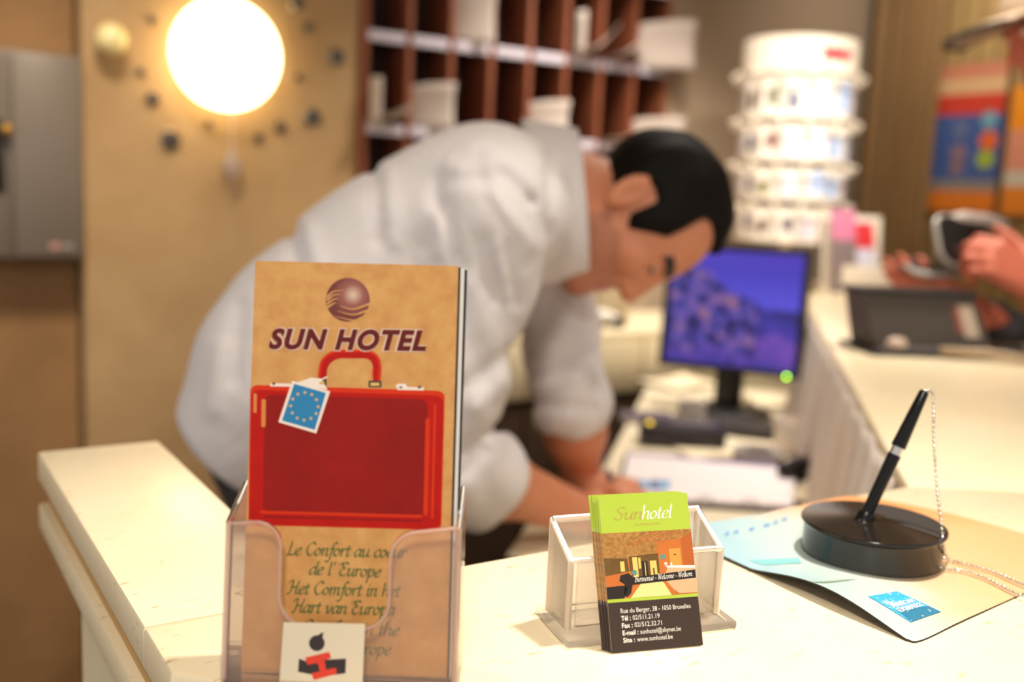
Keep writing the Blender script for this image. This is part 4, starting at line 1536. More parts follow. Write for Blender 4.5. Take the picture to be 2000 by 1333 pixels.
# guest-register ring binder
A_, B_, Cc, Dd = (atz(*p, DZK + .012) for p in ((1205, 968), (1225, 884), (1557, 915), (1552, 990)))
bi = thing('ring_binder', 'open ring binder with white page and blue stamp before the clerk\'s hands', 'binder', tuple(A_))
BP = lambda pts, z0, z1: MB().prism(pts, z0, z1, .0008)
cen = (A_ + B_ + Cc + Dd) / 4
grow = lambda k: [((p[0] - cen[0]) * k + cen[0], (p[1] - cen[1]) * k + cen[1]) for p in (A_, Dd, Cc, B_)]
obj('cover', BP(grow(1.035), DZK + .0005, DZK + .006), mat('binder_black', (34, 28, 34), 0.5), bi)
obj('page', BP(grow(.985), DZK + .0062, DZK + .013), mat('page_white', (240, 230, 232), 0.6), bi)
e1 = BP([(B_[0] * .94 + A_[0] * .06, B_[1] * .94 + A_[1] * .06), (Cc[0] * .94 + Dd[0] * .06, Cc[1] * .94 + Dd[1] * .06), (Cc[0], Cc[1]), (B_[0], B_[1])], DZK + .0132, DZK + .0145)
obj('page_edge', e1, mat('page_lilac', (160, 146, 186), 0.6), bi, label='lilac strip along the page top')
stp = MB()
for x0_, x1_, mi in ((1240, 1262, 0), (1266, 1286, 1), (1288, 1306, 0)):
    c4 = [atz(*p, DZK + .0132) for p in ((x0_, 957), (x1_, 957), (x1_ + 4, 938), (x0_ + 4, 938))]
    stp.poly([(p[0], p[1]) for p in c4], DZK + .0134, mi)
obj('stamp', stp, [mat('stamp_blue', (110, 168, 214), 0.6), mat('stamp_deep_blue', (66, 112, 170), 0.6)], bi, smooth=None, label='pale blue printed stamp')
for t in (.25, .5, .75):
    p = A_ * (1 - t) + Dd * t
    obj('ring', MB().tube([(p[0] + .012 * math.cos(a) * D1.y, p[1] - .012 * math.cos(a) * D1.x, DZK + .008 + .012 * math.sin(a)) for a in np.linspace(0, PI, 9)], .0016, 6), CHROME, bi)


# computer screen
def monitor():
    BLc, BRc, TRc = atd(1286, 712, 2.40), atd(1562, 742, 2.27), atd(1592, 489, 2.255)
    M = frame(BLc, BRc - BLc, TRc - BRc)
    wd = np.linalg.norm(BRc - BLc)
    ht = np.linalg.norm(TRc - BRc)
    o = thing('computer_monitor', 'black computer monitor showing a violet seaside wallpaper on the staff desk', 'monitor', M=M)
    BZ = mat('monitor_black', (26, 22, 22), 0.4)
    fr = MB()
    t = .014
    fr.box((wd / 2, ht / 2, -.018), (wd, ht, .034), .006)
    obj('housing', fr, BZ, o, world=False)
    f2 = MB()
    f2.box((wd / 2, t / 2, .0035), (wd, t, .009), .002)
    f2.box((wd / 2, ht - t / 2, .0035), (wd, t, .009), .002)
    f2.box((t / 2, ht / 2, .0035), (t, ht - 2 * t, .009), .002)
    f2.box((wd - t / 2, ht / 2, .0035), (t, ht - 2 * t, .009), .002)
    obj('bezel', f2, BZ, o, world=False)
    m = bpy.data.materials.new('screen_wallpaper')
    m.use_nodes = True
    nt = m.node_tree
    b = nt.nodes['Principled BSDF']
    b.inputs['Base Color'].default_value = (.01, .01, .015, 1)
    b.inputs['Roughness'].default_value = .3
    tc = nt.nodes.new('ShaderNodeTexCoord')
    sp = nt.nodes.new('ShaderNodeSeparateXYZ')
    nt.links.new(tc.outputs['Object'], sp.inputs[0])
    def mth(op, a, b_=0.0):
        q = nt.nodes.new('ShaderNodeMath')
        q.operation = op
        for i, v in enumerate((a, b_)):
            if isinstance(v, (int, float)):
                q.inputs[i].default_value = v
            else:
                nt.links.new(v, q.inputs[i])
        return q.outputs[0]
    def noise(sc, det=4):
        n = nt.nodes.new('ShaderNodeTexNoise')
        n.inputs['Scale'].default_value = sc
        n.inputs['Detail'].default_value = det
        nt.links.new(tc.outputs['Object'], n.inputs['Vector'])
        return n.outputs['Fac']
    def ramp(fac, stops):
        r = nt.nodes.new('ShaderNodeValToRGB')
        e = r.color_ramp.elements
        e[0].position, e[0].color = stops[0][0], lin(stops[0][1]) + (1,)
        e[1].position, e[1].color = stops[-1][0], lin(stops[-1][1]) + (1,)
        for p, c in stops[1:-1]:
            k = e.new(p)
            k.color = lin(c) + (1,)
        nt.links.new(fac, r.inputs[0])
        return r.outputs[0]
    def mixc(f, a, b_):
        x = nt.nodes.new('ShaderNodeMix')
        x.data_type = 'RGBA'
        nt.links.new(f, x.inputs['Factor'])
        nt.links.new(a, x.inputs['A'])
        nt.links.new(b_, x.inputs['B'])
        return x.outputs['Result']
    def step(v, lo, hi):
        r = nt.nodes.new('ShaderNodeMapRange')
        r.inputs['From Min'].default_value = lo
        r.inputs['From Max'].default_value = hi
        nt.links.new(v, r.inputs['Value'])
        return r.outputs[0]
    X = mth('DIVIDE', sp.outputs[0], float(wd))
    Y = mth('DIVIDE', sp.outputs[1], float(ht))
    sky = ramp(Y, [(.55, (92, 84, 224)), (.8, (74, 62, 196)), (1.0, (86, 66, 196))])
    sea = ramp(mth('ADD', Y, mth('MULTIPLY', mth('SUBTRACT', noise(18), .5), .5)), [(.05, (70, 58, 160)), (.25, (122, 78, 186)), (.36, (64, 56, 168)), (.5, (44, 38, 116))])
    back_ = mixc(step(Y, .50, .53), sea, sky)
    rock = ramp(noise(34, 5), [(.34, (28, 22, 58)), (.46, (58, 46, 130)), (.54, (92, 84, 190)), (.62, (150, 96, 128)), (.72, (190, 150, 150))])
    nz = mth('MULTIPLY', mth('SUBTRACT', noise(16), .5), .30)
    edge = mth('ADD', mth('SUBTRACT', mth('SUBTRACT', .98, mth('MULTIPLY', X, .62)), Y), nz)
    f1 = step(edge, 0.0, .05)
    f2_ = mth('MULTIPLY', f1, step(mth('ADD', Y, nz), .10, .20))
    f3 = mth('MULTIPLY', f2_, step(mth('SUBTRACT', .72, mth('ADD', X, mth('MULTIPLY', nz, .7))), 0.0, .05))
    col = mixc(f3, back_, rock)
    nt.links.new(col, b.inputs['Emission Color'])
    b.inputs['Emission Strength'].default_value = 0.85
    s = MB().box((wd / 2, ht / 2, .0003), (wd - 2 * t, ht - 2 * t, .0012))
    obj('screen', s, m, o, world=False)
    led = MB().ball((wd - .028, .004, .008), .0032, 0, None, 2)
    obj('power_light', led, glow_mat('led_green', (150, 220, 30), 16.0), o, world=False, label='green power light')
    # stand
    mid = M @ Vector((wd / 2, .02, -.03))
    st = MB()
    st.box((mid.x, mid.y, (mid.z + DZK) / 2 + .01), (.05, .05, mid.z - DZK + .02), .008)
    obj('neck', st, BZ, o)
    obj('foot', MB().lathe([(.10, 0), (.10, .008), (.085, .016), (.04, .022)], 40, 0, Matrix.Translation((mid.x, mid.y, DZK + .0005))), BZ, o)
    return o


monitor()


def keyboard(px, py, ang, wd, dp, lab):
    M = dframe(px, py, .001, ang)
    o = thing('keyboard', lab, 'keyboard', M=M)
    obj('case', MB().box((0, 0, .010), (wd, dp, .018), .004), mat('keyboard_black', (44, 38, 34), 0.5), o, world=False)
    k = MB()
    for r in range(5):
        for c_ in range(15):
            k.box((-wd / 2 + .018 + c_ * (wd - .036) / 14, -dp / 2 + .018 + r * (dp - .036) / 4, .022), (.017, .018, .008), .002, 0, None, 1)
    obj('keys', k, mat('keyboard_keys', (58, 50, 44), 0.5), o, world=False)
    return o


keyboard(1446, 850, math.radians(-45), .30, .105, 'black keyboard on the staff desk below the computer monitor')


def paper(px, py, w_, h_, ang, lab, h0=.001, m=None, n=1, curl=.004):
    M = dframe(px, py, h0, ang)
    b = MB()
    def f(u, v):
        return ((u - .5) * w_, (v - .5) * h_, .002 + curl * (math.sin(5 * u + 2 * v) * .5 + .5) + .4 * curl * v * v)
    b.sheet(f, 10, 8, .0015)
    o = obj('paper_sheet', b, m or mat('paper_cream', (240, 224, 192), 0.7), smooth=9)
    o.matrix_world = M
    tag(o, lab, 'paper', 'loose papers on the staff desk')
    return o


paper(1330, 752, .20, .14, .2, 'cream paper lying under the computer monitor, beside its foot', curl=.008)
paper(1540, 790, .20, .15, -.5, 'cream paper to the counter side of the monitor foot', curl=.008)
paper(1445, 866, .22, .10, -.35, 'cream paper strip lying between the keyboard and the white binder page', curl=.006)
paper(1395, 890, .14, .07, -.2, 'small cream slip beside the black card terminal', curl=.006)
paper(1560, 960, .16, .12, .5, 'pale paper at the binder\'s corner below the counter cloth', curl=.006)
paper(1080, 1066, .16, .10, .8, 'white paper under the clerk\'s near forearm at the desk end', curl=.003)

# card terminal with small lights
M = dframe(1330, 868, .001, math.radians(-38))
tm = thing('card_terminal', 'black card terminal with an amber light above the binder page', 'card terminal', M=M)
TB = mat('terminal_black', (42, 36, 44), 0.45)
obj('case', MB().box((0, 0, .022), (.17, .085, .042), .010), TB, tm, world=False)
obj('keypad', MB().box((.02, -.005, .045), (.09, .055, .006), .002), mat('terminal_grey', (92, 84, 90), 0.5), tm, world=False)
obj('status_light', MB().ball((-.066, -.026, .044), .006, 0, None, 2), glow_mat('led_amber', (226, 190, 60), 2.2), tm, world=False, label='amber light')
obj('receipt', MB().sheet(lambda u, v: ((u - .5) * .055 + .02, .04 + .004 * math.sin(3 * v), .03 + v * .055), 4, 6, .0008), WHITEP, tm, world=False, smooth=9)
M = dframe(1262, 822, .001, math.radians(-30))
nb = thing('notepad', 'dark slate notepad at the edge of the staff desk by the clerk\'s arm', 'notepad', M=M)
obj('cover', MB().box((0, 0, .012), (.115, .075, .004), .001), mat('notepad_slate', (92, 80, 98), 0.5), nb, world=False)
obj('pages', MB().box((0, 0, .006), (.111, .072, .0085)), WHITEP, nb, world=False)
# desk tidy: mug, stapler, tape roll
p = atz(1545, 885, DZK)
mg = thing('mug', 'small white mug on the staff desk near the hanging cloth', 'mug', (p[0], p[1], DZK))
MM = Matrix.Translation((p[0], p[1], DZK + .0005))
obj('cup', MB().lathe([(.026, 0), (.032, .004), (.036, .03), (.038, .068), (.036, .069), (.033, .03), (.028, .008), (.001, .007)], 32, 0, MM), mat('ceramic_white', (232, 220, 208), 0.3), mg, smooth=1.0)
obj('handle', MB().tube([(p[0] + .036, p[1], DZK + .055), (p[0] + .058, p[1], DZK + .050), (p[0] + .058, p[1], DZK + .022), (p[0] + .034, p[1], DZK + .016)], .005, 8), _mats['ceramic_white'], mg)
M = dframe(1570, 935, .001, math.radians(10))
sp_ = thing('stapler', 'black stapler on the staff desk between binder and hanging cloth', 'stapler', M=M)
obj('base', MB().box((0, 0, .006), (.15, .036, .010), .003), BLK, sp_, world=False)
obj('arm', MB().box((0, 0, .030), (.14, .030, .022), .008, 0, Matrix.Rotation(-.09, 4, 'Y')), BLK, sp_, world=False)
p = atz(1480, 905, DZK)
MM = Matrix.Translation((p[0], p[1], DZK + .0005))
tr_ = thing('tape_roll', 'grey tape roll lying behind the binder page', 'tape roll', (p[0], p[1], DZK))
obj('ring', MB().lathe([(.028, 0), (.048, 0), (.048, .024), (.028, .024), (.028, .0005)], 36, 0, MM), mat('tape_grey', (150, 140, 136), 0.4), tr_)
p = atz(1600, 800, DZK)
MM = Matrix.Translation((p[0], p[1], DZK + .0005))
pt = thing('pen_pot', 'dark pen pot beside the monitor\'s green light', 'pen pot', (p[0], p[1], DZK))
obj('pot', MB().lathe([(.036, 0), (.038, .09), (.035, .09), (.033, .004), (.001, .003)], 28, 0, MM), BLK, pt)

# ------------------------------------------------------------------ postcard carousel on the far end of the counter
RW = mat('rack_white', (236, 222, 202), 0.45)
rc_ = atd(1548, 300, 2.98)
RX, RY = rc_[0], rc_[1]
sc_ = ((np.array([RX, RY, 1.5]) - EYE) @ FC) / F_PX
RR = 108 * sc_
ca = thing('postcard_carousel', 'white revolving postcard rack standing on the far end of the counter', 'postcard rack', (RX, RY, CT))
def zpx(py):
    # height at the carousel's axis for a photo row
    p = EYE + np.array([RX, RY, 0]) - np.array([EYE[0], EYE[1], 0])
    best = 0
    lo_, hi_ = .8, 2.4
    for _ in range(40):
        mid = (lo_ + hi_) / 2
        dd = np.array([RX, RY, mid]) - EYE
        yy = CY - F_PX * (dd @ UC) / (dd @ FC)
        if yy > py:
            lo_ = mid
        else:
            hi_ = mid
    return lo_
MC = lambda z_: Matrix.Translation((RX, RY, z_))
zt0, zt1 = zpx(84), zpx(152)
obj('header_drum', MB().lathe([(RR * 1.0, 0), (RR * 1.0, zt0 - zt1), (RR * .97, zt0 - zt1), (RR * .97, .004), (.02, .003)], 56, 0, MC(zt1)), RW, ca)
obj('base', MB().lathe([(.10, 0), (.10, .010), (.04, .022), (.02, .03)], 40, 0, MC(CT + .0005)), RW, ca)
obj('pole', MB().tube([(RX, RY, CT + .02), (RX, RY, zt1 + .004)], .014, 16), RW, ca)
tiers = [(157, 238), (246, 318), (328, 392), (402, 470)]
NP = 14
camaz = math.atan2(EYE[1] - RY, EYE[0] - RX)
pics = [((104, 76, 52), 'brown'), ((96, 108, 72), 'olive green'), ((52, 66, 110), 'navy'), ((170, 188, 222), 'daylight-tinted blue'), ((128, 56, 44), 'brick red'), ((120, 118, 46), 'moss'), ((86, 74, 96), 'plum'), ((214, 204, 214), 'pale lilac')]
PCW = mat('postcard_white', (238, 226, 212), 0.5)
tn = ['top', 'second', 'third', 'bottom']
pcm = [mat('postcard_' + n_.replace(' ', '_'), c_, 0.5) for c_, n_ in pics]
seqs = [[0, 0, 1, 2, 3, 3, 7], [7, 2, 4, 7, 7, 3, 3], [7, 6, 5, 7, 3, 3, 7], [0, 6, 0, 6, 7, 3, 7]]  # blue ones gather on one side: bluish daylight put into the picture colour
for ti, (ya, yb) in enumerate(tiers):
    zA, zB = zpx(ya), zpx(yb)
    hT = zA - zB
    rt = RR * (1.0 - .015 * ti)
    tr2 = MB()
    tr2.lathe([(rt * .90, 0), (rt * .985, 0), (rt * .985, .010), (rt * .975, .010), (rt * .975, .003), (rt * .90, .003)], 56, 0, MC(zB))
    obj('tier_tray', tr2, RW, ca)
    wr = MB()
    wr.tube([(RX + rt * 1.12 * math.cos(a), RY + rt * 1.12 * math.sin(a), zA - .012) for a in np.linspace(0, 2 * PI, 49)[:-1]], .0035, 6, 0, None, True)
    for k in range(NP):
        a = camaz + 2 * PI * (k + .5) / NP
        wr.tube([(RX + rt * .9 * math.cos(a), RY + rt * .9 * math.sin(a), zA - .002), (RX + rt * 1.12 * math.cos(a), RY + rt * 1.12 * math.sin(a), zA - .012), (RX + rt * 1.14 * math.cos(a), RY + rt * 1.14 * math.sin(a), zA + .004)], .0035, 6)
        wr.ball((RX + rt * 1.14 * math.cos(a), RY + rt * 1.14 * math.sin(a), zA + .004), .007, 0, None, 1)
    obj('wire_frame', wr, RW, ca)
    core = MB().lathe([(rt * .90, 0), (rt * .90, hT - .01)], NP, 0, MC(zB + .003) @ Matrix.Rotation(camaz + PI / NP, 4, 'Z'))
    obj('tier_core', core, RW, ca, smooth=None)
    for k in range(-3, 4):
        a = camaz + 2 * PI * k / NP      # from the stone-wall side round to the poster side
        idx = seqs[ti][k + 3]
        wd = 2 * rt * math.sin(PI / NP) * .86
        M = Matrix.Translation((RX + rt * .955 * math.cos(a), RY + rt * .955 * math.sin(a), zB + .004)) @ Matrix.Rotation(a + PI / 2, 4, 'Z')
        o = thing('postcard', f'white postcard with {pics[idx][1]} picture, {ordn[k + 3]} from the key rack side, {tn[ti]} tier', 'postcard', M=M, group='postcards in the white carousel')
        obj('card', MB().box((0, 0, (hT - .018) / 2), (wd, .0012, hT - .018)), PCW, o, world=False)
        pb_ = MB()
        off = ((k * 37 + ti * 11) % 5 - 2) * .004
        pb_.box((off, -.0009, (hT - .018) * .5 + off), (wd * (.42 if idx not in (3, 7) else .8), .0006, (hT - .018) * (.50 if idx not in (3, 7) else .8)))
        obj('picture', pb_, pcm[idx], o, world=False)
# red header marks
hm = MB()
ar = camaz + .42
for k, (w_, h_) in enumerate(((.012, .034), (.012, .026), (.012, .034), (.012, .024), (.012, .030), (.012, .024), (.010, .024))):
    a = ar - .0 + k * .085
    M = Matrix.Translation((RX + RR * 1.004 * math.cos(a), RY + RR * 1.004 * math.sin(a), zt1 + (zt0 - zt1) * .52)) @ Matrix.Rotation(a + PI / 2, 4, 'Z')
    hm.box((0, 0, 0), (w_ * 1.3, .002, h_), 0, 0, M)
obj('header_marks', hm, mat('print_header_red', (206, 44, 60), 0.5), ca, smooth=None, label='red lettering marks on the white drum')

# small leaflet stand next to the carousel
def flat_at(name, lab, cat, px, py, d, w_, h_, colour_parts, yaw, lean=.15, group=None):
    p = atd(px, py, d)
    x = Vector((math.cos(yaw), math.sin(yaw), 0))
    n = x.cross(Vector((0, 0, 1)))
    M = frame(p, x, Vector((0, 0, 1)) * math.cos(lean) - n * math.sin(lean))
    o = thing(name, lab, cat, M=M, group=group)
    for pn, (x0, y0, x1, y1), th, m_ in colour_parts:
        obj(pn, MB().box(((x0 + x1) / 2 * w_, (y0 + y1) / 2 * h_, th / 2 - .001), ((x1 - x0) * w_, (y1 - y0) * h_, .002 + th)), m_, o, world=False)
    return o


CYAW = -YAW
b0 = atz(1690, 585, CT)
BYAW = CYAW + .25
fx = Vector((math.cos(BYAW), math.sin(BYAW), 0))
bs = frame(b0, fx, Vector((0, 0, 1)).cross(fx))
lo_ = thing('leaflet_stand', 'white leaflet stand on the counter between the postcard carousel and the guest', 'stand', M=bs)
obj('base', MB().box((0, .03, .006), (.19, .12, .011), .002), RW, lo_, world=False)
obj('front_lip', MB().box((0, -.020, .05), (.18, .004, .085), .001), RW, lo_, world=False)
obj('rear_panel', MB().box((0, .075, .12), (.18, .004, .225), .001, 0, Matrix.Rotation(-.1, 4, 'X')), RW, lo_, world=False)
for k, (x_, c1, c2, lab) in enumerate(((-.052, (206, 120, 150), (128, 110, 108), 'pink and grey leaflet in the counter leaflet stand'), (.020, (206, 44, 50), (206, 200, 214), 'red-topped leaflet in the counter leaflet stand'))):
    M = bs @ T(x_, .02 + .012 * k, .013) @ Matrix.Rotation(math.radians(78 - 4 * k), 4, 'X')
    o = thing('leaflet', lab, 'leaflet', M=M, group='leaflets in the counter stand')
    H_ = .235 - .03 * k
    obj('cover', MB().box((0, H_ / 2, 0), (.075, H_, .003)), mat(f'leaflet_base_{k}', c2, 0.5), o, world=False)
    obj('title_band', MB().box((0, H_ * .80, .0016), (.0745, H_ * .36, .0012)), mat(f'leaflet_top_{k}', c1, 0.5), o, world=False)

# posters on the slatted wall
def poster(y0, y1, z0, z1, bands, lab, extra=()):
    xw = WX - .016
    o = thing('poster', lab, 'poster', (xw, (y0 + y1) / 2, z0), group=None)
    H_ = z1 - z0
    obj('backing', MB().box((xw, (y0 + y1) / 2, (z0 + z1) / 2), (.006, abs(y1 - y0), H_)), mat('poster_board', (60, 48, 36), 0.6), o)
    for nm, a, b, c_ in bands:
        obj(nm, MB().box((xw - .004, (y0 + y1) / 2, z0 + H_ * (a + b) / 2), (.003, abs(y1 - y0) - .004, H_ * (b - a))), mat('poster_' + nm + '_' + '_'.join(map(str, c_)), c_, 0.5), o)
    ex = {}
    for (yc, zc_, r, c_) in extra:
        M = Matrix.Translation((xw - .0056, y0 + (y1 - y0) * yc, z0 + H_ * zc_)) @ Matrix.Rotation(-PI / 2, 4, 'Y')
        obj('spot', MB().lathe([(r, 0), (r, .0008)], 24, 0, M), mat('poster_spot_' + '_'.join(map(str, c_)), c_, 0.5), o)
    return o


ya, yb = atx(1838, 200, WX)[1], atx(1972, 200, WX)[1]
z1, z0 = atx(1840, 132, WX)[2], atx(1845, 412, WX)[2]
poster(ya, yb, z0, z1, [('footer', 0, .14, (236, 130, 36)), ('caption', .14, .215, (150, 140, 132)), ('panel', .215, .66, (72, 98, 160)), ('banner', .66, .80, (212, 66, 48)), ('stripe', .80, .905, (222, 180, 132)), ('header', .905, 1.0, (206, 130, 100))],
       'poster with red banner and blue panel of coloured spots on the slatted wall',
       [(.40, .56, .028, (110, 120, 160)), (.40, .40, .030, (150, 118, 130)), (.40, .30, .026, (150, 120, 130)), (.80, .62, .030, (120, 170, 190)), (.82, .48, .034, (236, 110, 44)), (.80, .36, .032, (170, 190, 60))])
yc, yd = atx(1984, 200, WX)[1], atx(2075, 200, WX)[1]
z1, z0 = atx(1990, 170, WX)[2], atx(1990, 420, WX)[2]
poster(yc, yd, z0, z1, [('footer', 0, .22, (240, 140, 40)), ('caption', .22, .34, (214, 204, 184)), ('panel', .34, .66, (226, 150, 120)), ('banner', .66, 1.0, (246, 150, 30))], 'orange poster beside the blue one, half hidden by the guest\'s hand')

# ------------------------------------------------------------------ dark box on the counter wing
k0, k1 = atz(1712, 692, CT), atz(1940, 700, CT)
kx = Vector(k1 - k0).normalized()
KM = frame(k0 + np.array([0, 0, .0004]), kx, Vector((0, 0, 1)).cross(kx))
kw = (Vector(k1) - Vector(k0)).length
db = thing('document_box', 'dark grey document box with pale sticker on the counter below the guest\'s hands', 'box', M=KM)
DKG = mat('box_dark_grey', (82, 72, 64), 0.45)
DKB = mat('box_black', (28, 24, 24), 0.4)
HB_ = .100
wv = [(-.020, .030, HB_), (kw - .03, .030, HB_), (kw, 0, .006), (0, 0, .006), (-.020, .115, HB_), (kw - .03, .115, HB_), (kw, .115, .006), (0, .115, .006)]
obj('casing', MB().add(wv, [(3, 2, 1, 0), (0, 1, 5, 4), (4, 5, 6, 7), (2, 6, 5, 1), (0, 4, 7, 3), (2, 3, 7, 6)]), DKG, db, world=False, smooth=None)
obj('lid', MB().box((kw / 2 - .025, .072, HB_ + .004), (kw + .002, .095, .010), .003), DKB, db, world=False)
obj('tray', MB().box((kw / 2 + .05, .05, .004), (kw + .14, .15, .007), .002), DKB, db, world=False)
obj('front_rail', MB().box((kw / 2 + .02, -.012, .010), (kw + .04, .012, .010), .004), mat('rail_grey', (112, 104, 104), 0.35), db, world=False)
sl_ = math.atan2(HB_ - .006, .030)
def onface(u, v):
    a = Vector(wv[3]) * (1 - u) + Vector(wv[2]) * u
    b = Vector(wv[0]) * (1 - u) + Vector(wv[1]) * u
    return a * (1 - v) + b * v + Vector((0, -.0012, .0004))
sk2 = MB()
sk2.add([onface(*p) for p in ((.80, .28), (.93, .28), (.95, .86), (.82, .86))], [(0, 1, 2, 3)], 0)
sk2.add([onface(*p) for p in ((.74, .36), (.80, .34), (.82, .84), (.765, .84))], [(0, 1, 2, 3)], 1)
obj('sticker', sk2, [mat('sticker_pale', (206, 184, 164), 0.5), mat('sticker_dull_red', (150, 84, 70), 0.5)], db, world=False, smooth=None, label='white and red sticker')
obj('clip', MB().ball((.03, -.008, .020), .014, 0, None, 2, (1.4, .8, .8)), mat('clip_white', (214, 190, 170), 0.4), db, world=False, smooth=9, label='pale clip')
pp_ = atz(1985, 712, CT)
cd = MB().tube([(pp_[0] - .08, pp_[1] + .09, CT + .012), (pp_[0] - .04, pp_[1] + .03, CT + .016), (pp_[0], pp_[1] - .01, CT + .010), (pp_[0] + .06, pp_[1] - .05, CT + .008)], .0075, 8)
cdo = obj('cord', cd, mat('cord_beige', (186, 160, 128), 0.6), smooth=9)
tag(cdo, 'short beige cord curving over the counter beside the dark document box', 'cord')

# ------------------------------------------------------------------ people
def P(px, py, d):
    return atd(px, py, d)


def nrm(v):
    v = np.asarray(v, float)
    return v / np.linalg.norm(v)


def basis(f, u):
    u = nrm(u)
    f = nrm(np.asarray(f) - u * (np.asarray(f) @ u))
    return np.array([np.cross(f, u), f, u])      # rows: person's right, forward, up


def head_prims(H, B, s=1.0):
    W = lambda x, f, u: H + (B[0] * x + B[1] * f + B[2] * u) * s
    r = lambda *v: tuple(np.array(v) * s)
    out = [('e', W(0, -.008, .018), B, r(.076, .098, .088), 0),
           ('e', W(0, .030, -.040), B, r(.060, .064, .078), .03),
           ('c', W(-.040, .010, -.082), W(-.008, .068, -.106), .022 * s, .020 * s, .03),
           ('c', W(.040, .010, -.082), W(.008, .068, -.106), .022 * s, .020 * s, .03),
           ('c', W(-.034, .076, .014), W(.034, .076, .014), .014 * s, .014 * s, .015),
           ('e', W(-.036, .062, -.030), B, r(.020, .020, .018), .02),
           ('e', W(.036, .062, -.030), B, r(.020, .020, .018), .02),
           ('-e', W(-.031, .096, -.005), B, r(.015, .012, .010), .008),
           ('-e', W(.031, .096, -.005), B, r(.015, .012, .010), .008),
           ('c', W(0, .085, .004), W(0, .106, -.042), .009 * s, .0125 * s, .010),
           ('c', W(-.012, .096, -.046), W(.012, .096, -.046), .0085 * s, .0085 * s, .006),
           ('c', W(-.017, .084, -.070), W(.017, .084, -.070), .0075 * s, .0075 * s, .008),
           ('c', W(-.014, .083, -.080), W(.014, .083, -.080), .008 * s, .008 * s, .008),
           ('e', W(0, .072, -.106), B, r(.020, .016, .016), .015)]
    for sx in (-1, 1):
        c_ = W(sx * .078, -.016, -.022)
        tilt = nrm(B[2] * .96 - B[1] * .26)
        fwd = nrm(np.cross(tilt, B[0]))
        n_ = nrm(B[0] * .85 * sx + fwd * (.4 if np.dot(fwd, B[1]) > 0 else -.4))
        e2 = nrm(np.cross(tilt, n_))
        out += [('e', c_, np.array([n_, e2, tilt]), r(.009, .019, .034), .006),
                ('-e', c_ + n_ * .009 * s + B[1] * .003 * s, np.array([n_, e2, tilt]), r(.007, .010, .020), .004),
                ('e', W(sx * .075, -.008, -.048), B, r(.008, .008, .010), .006)]
    return out


def hand_prims(wr, yd, back, thumb, curl=(.5, .5, .5, .5), s=1.0, tcurl=.5):
    yd = nrm(yd)
    back = nrm(np.asarray(back) - yd * (np.asarray(back) @ yd))
    x = np.cross(yd, back) * thumb
    W = lambda a, b, c_: wr + (x * a + yd * b + back * c_) * s
    out = []
    kn = [(.029, .088), (.010, .093), (-.009, .089), (-.027, .080)]
    for (kx_, ky_) in kn:
        out.append(('c', W(kx_ * .55, .005, 0), W(kx_, ky_, 0), .0145 * s, .0115 * s, .012))
    out.append(('c', W(.012, .01, -.004), W(.030, .045, -.008), .018 * s, .015 * s, .015))
    for (kx_, ky_), ln, cu, rr in zip(kn, (.074, .083, .077, .060), curl, (.0092, .0094, .0090, .0080)):
        p = W(kx_, ky_, 0)
        ang = 0.0
        for frac, da_, r0, r1 in ((.45, .8, 1.05, .95), (.31, 1.1, .95, .86), (.24, .8, .86, .72)):
            ang += cu * da_
            q = p + (yd * math.cos(ang) - back * math.sin(ang)) * ln * frac * s
            out.append(('c', p, q, rr * r0 * s, rr * r1 * s, .004))
            p = q
    p = W(.026, .030, -.006)
    d0 = nrm(x * .78 + yd * .55 - back * .25)
    q = p + d0 * .040 * s
    out.append(('c', p, q, .0135 * s, .0105 * s, .010))
    d1 = nrm(x * (.55 - tcurl) + yd * .75 - back * (.2 + .5 * tcurl))
    q2 = q + d1 * .032 * s
    out.append(('c', q, q2, .0105 * s, .0095 * s, .004))
    q3 = q2 + nrm(d1 - x * .35 * tcurl) * .022 * s
    out.append(('c', q2, q3, .0095 * s, .0075 * s, .003))
    return out


SKIN = mat('skin_tan', (206, 136, 100), 0.5, noise=(30, 0.4, (198, 124, 90)), sss=0.12)
SKIN_B = mat('skin_stubble', (188, 122, 92), 0.6, noise=(200, 0.4, (162, 104, 78)))
SKIN_L = mat('skin_lip', (176, 98, 84), 0.45)
BROW = mat('hair_brow', (40, 28, 22), 0.7)
HAIR = mat('hair_black', (20, 15, 13), 0.6, noise=(120, 0.4, (11, 8, 7)), spec=0.1)
EYEW = mat('eye_white', (220, 208, 196), 0.2)


def shirt_mat():
    m = mat('shirt_white', (210, 203, 203), 0.8, sheen=0.15)
    nt = m.node_tree
    b = nt.nodes['Principled BSDF']
    tc = nt.nodes['Texture Coordinate']
    n = nt.nodes.new('ShaderNodeTexNoise')
    n.inputs['Scale'].default_value = 9
    n.inputs['Detail'].default_value = 3
    n.inputs['Distortion'].default_value = 1.2
    mp2 = nt.nodes.new('ShaderNodeMapping')
    mp2.inputs['Scale'].default_value = (1, 1, .55)
    nt.links.new(tc.outputs['Object'], mp2.inputs['Vector'])
    nt.links.new(mp2.outputs['Vector'], n.inputs['Vector'])
    bp = nt.nodes.new('ShaderNodeBump')
    bp.inputs['Strength'].default_value = .5
    bp.inputs['Distance'].default_value = .018
    nt.links.new(n.outputs['Fac'], bp.inputs['Height'])
    nt.links.new(bp.outputs['Normal'], b.inputs['Normal'])
    return m


SHIRT = shirt_mat()
TROU = mat('trousers_charcoal', (48, 42, 46), 0.8, noise=(60, 0.4, (40, 35, 38)))
SHOE = mat('shoe_black', (26, 22, 20), 0.35)


